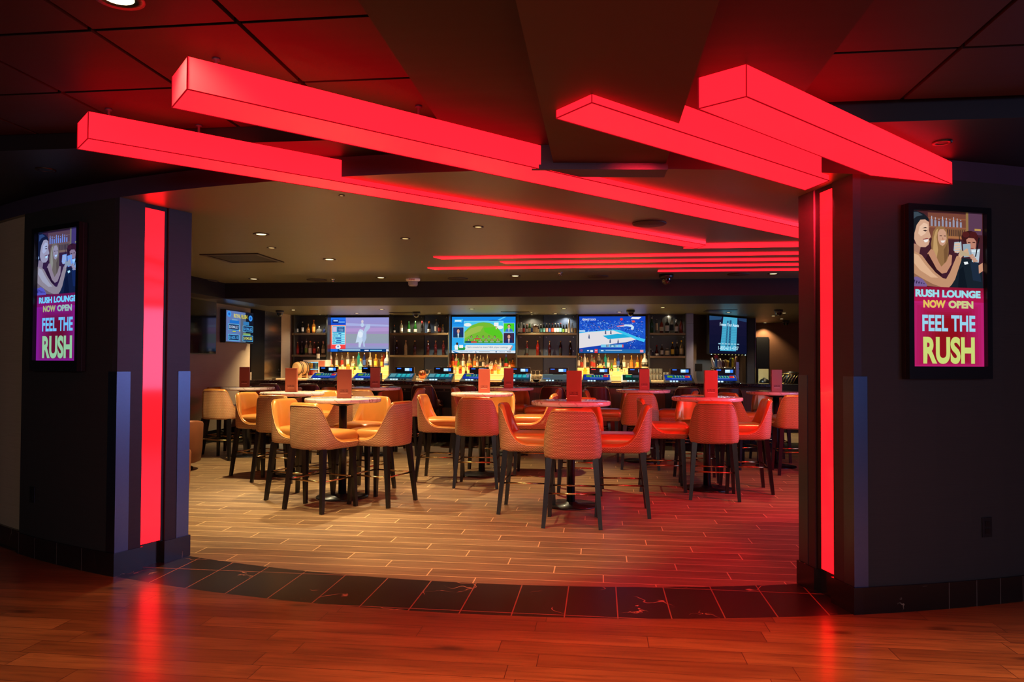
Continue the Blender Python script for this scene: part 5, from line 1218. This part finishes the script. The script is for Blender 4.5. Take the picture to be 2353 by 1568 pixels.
    P += [(g(196, 140, 110), [(1004, 590), (1030, 556), (1050, 566), (1080, 640), (1102, 680), (1140, 640), (1160, 590), (1180, 596), (1174, 660), (1140, 720), (1106, 730), (1070, 700)]), (g(52, 22, 30), [(985, 640), (1010, 590), (1070, 700), (1106, 730), (1090, 780), (1000, 720)])]
    # dark-haired woman in front
    P += [(g(26, 30, 38), [(886, 290), (930, 289), (980, 306), (1012, 336), (1020, 362), (990, 350), (956, 352), (930, 392), (916, 440), (912, 520), (904, 560), (886, 580)]), (g(60, 74, 86), [(900, 300), (940, 298), (975, 318), (930, 330), (896, 360)]), (g(214, 168, 140), [(914, 450), (930, 390), (956, 352), (990, 348), (1016, 366), (1018, 400), (1016, 425), (1030, 470), (1016, 486), (1020, 504), (1012, 528), (990, 546), (952, 546), (926, 524), (912, 490)]), (g(236, 196, 168), [(950, 400), (980, 372), (1006, 380), (1010, 410), (990, 450), (960, 470), (940, 450)]), (g(40, 26, 26), [(968, 412), (990, 402), (1008, 408), (990, 410)]), (g(50, 32, 32), [(972, 428), (990, 422), (1006, 428), (990, 434)]), (g(245, 238, 232), [(976, 492), (1002, 486), (1014, 490), (1004, 508), (986, 512)]), (g(150, 70, 66), [(972, 488), (1004, 480), (1016, 486), (1004, 488), (976, 494)]), (g(180, 130, 108), [(896, 520), (930, 528), (956, 548), (946, 600), (886, 590)]), (g(235, 220, 200), ell(898, 500, 5, 14, 8))]
    P += [(g(196, 146, 112), [(886, 576), (920, 580), (966, 604), (1010, 664), (1060, 722), (1112, 762), (1136, 766), (1164, 716), (1190, 652), (1212, 600), (1246, 590), (1246, 628), (1222, 700), (1200, 766), (1176, 806), (1150, 832), (1110, 830), (1040, 806), (970, 770), (886, 770)]), (g(226, 180, 144), [(900, 590), (940, 604), (990, 672), (1040, 728), (1080, 760), (1030, 760), (950, 710), (892, 640)]), (g(150, 104, 80), [(886, 720), (970, 770), (1040, 806), (1100, 828), (1000, 820), (886, 790)]), (g(120, 96, 150), [(886, 766), (930, 756), (970, 774), (1000, 812), (996, 832), (886, 832)])]
    for i in range(6): P.append((g(60, 44, 84), [(892 + 17 * i, 772 + 6 * i), (900 + 17 * i, 776 + 6 * i), (892 + 17 * i, 810), (886 + 17 * i, 800)]))
    # hands and glasses
    P += [(g(176, 190, 200), [(1196, 500), (1246, 494), (1250, 560), (1216, 580), (1190, 560)]), (g(150, 170, 184), [(1256, 512), (1312, 506), (1316, 600), (1264, 606)]), (g(184, 200, 212), [(1316, 546), (1382, 540), (1372, 640), (1322, 636)]), (g(214, 232, 240), [(1320, 552), (1376, 548), (1374, 562), (1320, 566)])]
    for i in range(4): P.append((g(222, 190, 164), [(1196, 510 + 18 * i), (1236, 504 + 18 * i), (1238, 516 + 18 * i), (1198, 522 + 18 * i)]))
    for i in range(4): P.append((g(214 - 8 * i, 168, 136), [(1222 + 4 * i, 590 - 14 * i), (1286 + 6 * i, 540 + 16 * i), (1298 + 4 * i, 552 + 16 * i), (1240, 616 - 8 * i)]))
    for i in range(4): P.append((g(200, 150, 124), [(1300 + 10 * i, 590 + 12 * i), (1330 + 10 * i, 578 + 14 * i), (1336 + 10 * i, 590 + 14 * i), (1306 + 8 * i, 604 + 12 * i)]))
    P += [(g(240, 246, 248), [(1262, 640), (1290, 636), (1296, 652), (1270, 660)]), (g(20, 20, 26), [(1226, 420), (1232, 420), (1236, 500), (1231, 500)]), (g(20, 20, 26), [(1372, 458), (1380, 460), (1352, 600), (1344, 598)]), (g(206, 150, 120), [(1370, 660), (1400, 640), (1402, 700), (1372, 720)])]
    # magenta lower half
    for i in range(9):
        f = i / 8; P.append((g(140 + 44 * f, 20 + 6 * f, 50 + 36 * f), rect(885, 826 + 8 * i, 1405, 834 + 8 * i)))
    P.append((g(178, 22, 78), rect(885, 898, 1405, 1392)))
    for i in range(10):
        f = i / 9; q = 120 * (1 - f); P.append((g(190 - 46 * f, 32 - 16 * f, 112 - 84 * f), [(885 + 200 * f, 930 + 130 * f), (1405 - 200 * f, 930 + 130 * f), (1405 - 170 * f, 1392 - 50 * f), (885 + 170 * f, 1392 - 50 * f)]))
    flat('advert_picture', P, sc, U, V, y=-.0006, dy=.00002)
    yy = -.0052
    text('lettering', 'RUSH LOUNGE', g(156, 224, 236), sc, U(915), V(900), U(1380), V(846), y=yy, bold=.055)
    text('lettering', 'NOW', g(232, 196, 92), sc, U(970), V(976), U(1128), V(921), y=yy, bold=.055)
    text('lettering', 'OPEN', g(206, 206, 140), sc, U(1148), V(976), U(1327), V(921), y=yy, bold=.055)
    text('lettering', 'FEEL THE', g(156, 214, 240), sc, U(962), V(1142), U(1340), V(1026), y=yy, bold=.03)
    text('lettering', 'RUSH', g(206, 220, 120), sc, U(967), V(1374), U(1335), V(1180), y=yy, bold=.04)
sign('left', ((91, 536), (188, 526), (184, 829), (88, 829)), 'portrait digital lounge advert on the left front wall')
sign('right', ((2087, 484), (2255, 494), (2257, 843), (2091, 842)), 'portrait digital lounge advert on the right front wall')
for side, (x, y) in (('left', (75, 1137)), ('right', (2267, 1212))):
    tm, p = tarc(x, y, RO + .001); t = thing('wall_socket', 'black wall socket low on the %s front wall' % side, 'socket', p, tm)
    m = MB(); m.box(-.036, -.006, -.06, .036, 0, .06, bev=.002); m.build('cover_plate', M_BLACKMATT, t)
    m = MB(); m.box(-.017, -.0085, .008, .017, -.005, .038); m.box(-.017, -.0085, -.038, .017, -.005, -.008); m.build('outlet', M_BLACK, t)

# ------------------------------------------------------------------ beer taps at the right end
bt = thing('beer_tap_tower', 'row of colourful beer tap handles on a chrome rail below the angled television', 'beer tap', W(aat(1666, 15.3, 850), 15.3, 1.0), -PHI - radians(0))
sclp = onb(1666, 850, 15.3).y / FPX
X = lambda px: (px - 1666) * sclp; ZT = lambda py: EYE + (838.9 - py) * sclp - 1.0
m = MB(); m.tube([(X(1634), 0, ZT(848)), (X(1698), 0, ZT(848))], .035, 14); m.build('rail', M_CHROME, bt)
m = MB(); m.tube([(X(1644), .02, 0), (X(1644), .02, ZT(850))], .03, 12); m.tube([(X(1690), .02, 0), (X(1690), .02, ZT(850))], .03, 12); m.build('post', M_CHROME, bt)
for i, (x, h, c, tilt) in enumerate(((1640, 22, (230, 228, 226), -5), (1645, 21, (60, 130, 210), 0), (1650, 17, (226, 224, 220), 0), (1657, 20, (190, 180, 180), -4), (1662, 17, (70, 40, 30), -2), (1667, 18, (150, 130, 70), -1), (1671, 16, (190, 160, 60), 0), (1676, 22, (40, 60, 70), 2), (1681.5, 22, (206, 214, 40), 0), (1688, 25, (170, 130, 100), 2))):
    z0 = ZT(845); z1 = z0 + h * sclp; x0 = X(x); x1 = X(x + tilt)
    f = MB(); f.tube([(x0, -.02, z0 - .08), (x0, -.06, z0 - .05), (x0, -.06, z0 + .01)], .012, 8); f.build('faucet', M_CHROME, bt)
    f = MB(); f.tube([(x0, -.06, z0), (x0 * .85 + x1 * .15, -.06, z0 + (z1 - z0) * .15), (x0 * .5 + x1 * .5, -.06, z0 + (z1 - z0) * .55), (x1, -.06, z1)], [.012, .022, .026, .018], 10)
    f.build('tap_handle', plain('tap_%02x%02x%02x' % c, c, .35, var=.25, scale=40), bt)
    if i == 1:
        f = MB()
        for k in range(6): f.bar((x0, -.062, z1 + .03), (x0 + .045 * cos(k * pi / 3), -.062, z1 + .03 + .045 * sin(k * pi / 3)), .016)
        f.build('handle_ornament', plain('red_star', (216, 60, 60), .4), bt)
p = onb(1605, 845, 15.95); t = thing('wall_speaker', 'small square black speaker on the ribbed wall left of the taps', 'speaker', p, -PHI)
m = MB(); m.box(-.075, -.05, -.08, .075, .05, .08, bev=.006); m.build('cabinet', M_BLACK, t); m = MB(); m.box(-.065, -.054, -.07, .065, -.048, .07); m.build('grille', M_BLACKMATT, t)
p = W(aat(1694, 15.0, 860), 15.0, ZBAR - .3); m = MB(); m.box(-.03, -.03, 0, .03, .03, .70, bev=.004); m.box(-.05, -.05, 0, .05, .05, .3, bev=.004)
tag(m.build('steel_post', M_STEEL, None, p, -PHI), 'upright steel post right of the beer taps', 'post')
# things beyond the right end of the bar
p = W(aat(1753, 17.5, 865), 17.5, 0.75); m = MB(); q0, q1 = aat(1740, 17.5, 865) - aat(1753, 17.5, 865), aat(1766, 17.5, 865) - aat(1753, 17.5, 865)
t = thing('serving_station', 'cream board above a dark station beyond the bar end', 'cabinet', W(aat(1753, 17.5, 865), 17.5, 0), -PHI)
z0, z1 = onb(1753, 881, 17.5).z, onb(1753, 848, 17.5).z
m.box(q0, 0, z0 - .0, q1, .04, z1, bev=.003); m = MB(); m.box(q0 + .03, 0, z0, q1, .04, z1, bev=.003); m.build('board', plain('cream_board', (214, 196, 140), .5), t)
m = MB(); m.box(q0 + .07, -.1, 0, q1 + .8, .5, z0); m.build('body', M_BLACKMATT, t)
m = MB(); m.lathe([(.11, 0), (.115, .03), (.08, .09), (.03, .11), (.02, .13), (0, .13)], 20)
tag(m.build('serving_cover', M_BLACK, None, W(aat(1757, 17.3, 880), 17.35 - .02, z0), -PHI), 'small black domed lid in front of the cream board', 'lid')
pb = W(aat(1808, 16.6, 870), 16.6, 0)
zb1 = onb(1808, 884, 16.6).z
m = MB(); m.box(-.45, -.1, 0, .6, .5, zb1); tag(m.build('side_counter', M_BLACKMATT, None, pb, -PHI), 'dark counter carrying the basket beyond the right end of the bar', 'counter')
bk = thing('wire_basket', 'brass wire basket on the dark counter beside the right pillar', 'basket', pb + Vector((0, .1, zb1)), -PHI)
m = MB()
for k in range(7): m.tube([(-.2 + .06 * k, 0, 0), (-.16 + .06 * k, -.04, .12), (-.08 + .06 * k, 0, .22), (.0 + .06 * k, .06, .24)], .009, 6)
m.build('wire', M_BRASS, bk); m = MB(); m.tube([(-.22, 0, .02), (.3, 0, .02)], .012, 6); m.tube([(-.1, 0, .23), (.36, 0, .23)], .012, 6); m.build('rim', M_BRASS, bk)
m = MB(); m.lathe([(.16, 0), (.19, .04), (.19, .18), (.15, .26), (0, .28)], 20)
tag(m.build('black_bin', M_BLACK, None, W(aat(1818, 17.2, 860), 17.2, zb1), 0), 'round black lidded container half hidden by the right pillar', 'container')
p = onb(585 - 22, 876, 14.3)
m = MB(); m.box(-.08, 0, 0, .08, .06, .155); tag(m.build('menu_holder', plain('clear_acrylic', (190, 170, 150), .1, trans=.5), None, W(aat(566, 14.05, 875), 14.05, ZBAR), -PHI), 'small clear card holder on the left end of the bar', 'card holder')
m = MB(); m.lathe([(.03, 0), (.05, .01), (.075, .045), (.07, .045), (.045, .015), (0, .01)], 20, cap=False)
tag(m.build('bowl', M_BLACK, None, W(aat(1232, 14.2, 875), 14.2, ZBAR), 0), 'small black bowl on the bar between two terminals', 'bowl')
# ------------------------------------------------------------------ ceiling fixtures and their light
M_TRIM = plain('dark_bronze_trim', (60, 46, 36), .35, .6)
M_LENS = glow((255, 226, 160), 3.0)
def place(px, py, z): return onz(px, py, z)
def downlight(loc, r, label, group, energy=0, spot=80, color=WARM, lens=None, aim=None, blend=.6, ssize=.03):
    t = thing('recessed_downlight', label, 'downlight', loc, 0, group)
    m = MB(); m.lathe([(r, 0), (r, -.006), (r * .62, -.004), (r * .62, 0)], 24, cap=False); m.build('trim_ring', M_TRIM, t)
    m = MB(); m.lathe([(r * .6, -.003), (0, -.003)], 20, cap=False); m.build('lens', lens or M_LENS, t)
    if energy:
        l = lamp('downlight_beam', 'SPOT', (loc.x, loc.y, loc.z - .02), energy, color, ssize, (loc.x + (aim[0] if aim else 0), loc.y + (aim[1] if aim else 0), 0), spot, blend)
    return t
GI = 'downlights in the lounge ceiling'
E1 = 150
for i, (px, py, n_, e) in enumerate(((600, 538, 'nearest the left pillar', 220), (757, 596, 'in the middle left of the lounge ceiling', 300), (583, 641, 'at the rear left before the black beam', 400), (875, 638, 'at the rear between two round speakers', 300), (1184, 634, 'at the rear before the middle television', 300), (1290, 645, 'just before the black beam, half hidden', 60), (1777, 629, 'beside the right pillar', 40))):
    downlight(place(px, py, Z3), .07, 'small round ceiling downlight ' + n_, GI, e, 84 if i < 2 or i > 3 else 104)
# accent spots between the red beams light the front tables
for i, (a, b, e, n_) in enumerate(((-1.75, 6.5, 100, 'above the front left table'), (-1.0, 6.0, 120, 'between the red beams above the entrance'), (-3.2, 6.9, 150, 'above the left passage'))):
    downlight(W(a, b, Z3), .045, 'tiny accent spotlight ' + n_, 'accent spots in the lounge ceiling', e, 66, lens=glow((255, 214, 140), 1.0))
downlight(onz(785, 449, Z3), .02, 'pin spotlight tucked beside the lowest left light beam', None, 170, 24, lens=glow((255, 200, 130), 1.0), aim=(1.72, 3.0), ssize=.04, blend=.8)
GB = 'downlights above the bar'
for i, (px, py) in enumerate(((674, 712.5), (820, 720), (877, 711), (1009, 719.5), (1084, 710), (1220, 718.6), (1276, 721), (1296, 709), (1423, 717), (1523, 707), (1674, 718), (1777, 726), (1802, 719.5), (1796, 733), (1758, 742))):
    downlight(place(px, py, ZC), .06, 'small downlight above the bar, %s from the left' % NTH[i], GB, (300 if i == 0 else 45 if i in (6, 7) else 180) if i < 11 else 50, 110)
for i, px in enumerate((735, 957, 1222, 1300, 1536)):
    downlight(place(px, 723.2, ZC), .045, 'puck light right over the bottle shelves, %s from the left' % ORD[i], 'puck lights over the bottle shelves', 20 if i in (2, 3) else 27, 140, (1, .88, .70))
downlight(place(272, -6, Z1), .09, 'round white downlight at the top left of the hall ceiling', None, 760, 44, (1, .74, .42), glow((255, 240, 190), 3.0), aim=(1.6, 4.5), ssize=.06)
downlight(place(105, 390, Z2), .06, 'unlit round fitting in the dark left ceiling', None, 0, lens=M_BLACKMATT)
downlight(place(2165, 327, Z2), .05, 'small fitting beside the tip of the right light beam', None, 0, lens=M_BLACKMATT)
def speaker(px, py, z, r, label):
    t = thing('ceiling_speaker', label, 'speaker', place(px, py, z), 0, 'round ceiling speakers')
    m = MB(); m.lathe([(r, 0), (r, -.008), (r * .94, -.012), (0, -.014)], 36); m.build('grille', plain('speaker_grille', (52, 42, 34), .6), t)
    m = MB(); m.lathe([(r * .06, -.0135), (0, -.017)], 10); m.build('badge', M_TRIM, t)
for px, py, n_ in ((1492, 513, 'largest round ceiling speaker between the two long red beams'), (1052, 640, 'round ceiling speaker right of the white fire alarm'), (1374, 635, 'round ceiling speaker left of the dome camera'), (728, 643, 'round ceiling speaker left of the white fire alarm'), (478, 645, 'round ceiling speaker at the far left by the pillar'), (1697, 630, 'round ceiling speaker nearest the right pillar')):
    speaker(px, py, Z3, .135, n_)
def dome(px, py, z, r, label, body):
    t = thing('dome_camera', label, 'camera', place(px, py, z), 0, 'dome cameras in the ceiling')
    m = MB(); m.lathe([(r, 0), (r, -.03), (r * .9, -.05), (r * .7, -.055)], 24); m.build('housing', body, t)
    m = MB(); m.lathe([(r * .72, -.052), (r * .66, -.09), (r * .42, -.118), (0, -.128)], 24, cap=False); m.build('dome', plain('smoked_dome', (14, 14, 16), .05, 0, .8, coat=.5), t)
dome(1531, 631, Z3, .09, 'black dome camera below the shortest red line', M_BLACK)
for px, py, n_ in ((643, 714, 'dome camera at the left end above the bar'), (957, 717, 'dome camera above the second bar bay'), (1449, 713, 'dome camera in front of the right television'), (1789, 712, 'largest dome camera at the right, by the pillar'), (1806, 737, 'small dome camera near the tan wall at the right')):
    dome(px, py, ZC, .085, n_, plain('grey_camera_body', (70, 66, 62), .4))
t = thing('fire_alarm', 'white ceiling fire alarm strobe before the black beam', 'fire alarm', place(949, 641, Z3), 0)
m = MB(); m.lathe([(.095, 0), (.095, -.02), (.085, -.03), (.07, -.035)], 28); m.build('base', plain('alarm_white', (230, 222, 208), .4), t)
m = MB(); m.lathe([(.068, -.034), (.064, -.085), (.05, -.1), (0, -.103)], 24); m.build('strobe_lens', plain('strobe_clear', (180, 176, 170), .1, trans=.4), t)
m = MB(); m.poly([(-.001, 0, 0), (.001, 0, 0), (.001, 0, .001)]); q = m.build('sounder', plain('alarm_white', (230, 222, 208), .4), t)
text('lettering', 'FIRE', plain('red_print', (200, 60, 50), .5), t, -.04, -.029, .04, -.008, y=-.0965, bold=.02)
for px, py, z, n_ in ((765, 642, Z3, 'tiny sprinkler head right of the left ceiling speaker'), (1287, 627, Z3, 'tiny flat sprinkler before the black beam')):
    m = MB(); m.lathe([(.035, 0), (.035, -.006), (.015, -.01), (.012, -.03), (.03, -.034), (0, -.036)], 16); tag(m.build('sprinkler_head', M_CHROME, None, place(px, py, z)), n_, 'sprinkler')
q = [place(px, py, Z3) for px, py in ((475.5, 585), (584, 584), (640, 601), (533.7, 602))]
c = sum(q, Vector()) / 4; t = thing('ceiling_vent', 'square dark ceiling vent at the left of the lounge ceiling', 'vent', c, -PHI)
hw = .32
m = MB(); m.box(-hw, -hw, -.01, hw, -hw + .05, 0); m.box(-hw, hw - .05, -.01, hw, hw, 0); m.box(-hw, -hw + .05, -.01, -hw + .05, hw - .05, 0); m.box(hw - .05, -hw + .05, -.01, hw, hw - .05, 0); m.build('frame', M_TRIM, t)
m = MB(); m.box(-hw + .05, -hw + .05, -.004, hw - .05, hw - .05, -.001); m.build('louvre_panel', M_BLACKMATT, t)
for px, py, n_ in ((931, 719, 'thin rectangular ceiling grille right of the left television'), (1186, 718, 'thin rectangular ceiling grille right of the middle television'), (1655, 714, 'thin rectangular ceiling grille above the angled television')):
    t = place(px, py, ZC); m = MB(); m.box(-.3, -.22, -.008, .3, .22, 0); tag(m.build('ceiling_grille', M_TRIM, None, t, -PHI), n_, 'vent')
# hall downlights out of frame, over the foreground boards
for (a, b, e) in ((-2.4, 2.1, 270), (3.0, 2.0, 1000), (0.62, 2.0, 480)):
    lamp('hall_downlight', 'SPOT', W(a, b, Z1 - .02 if abs(a) > 1 else 2.56), e, (1.0, .62, .3), .05, W(a, b + .15, 0), 92, .7)
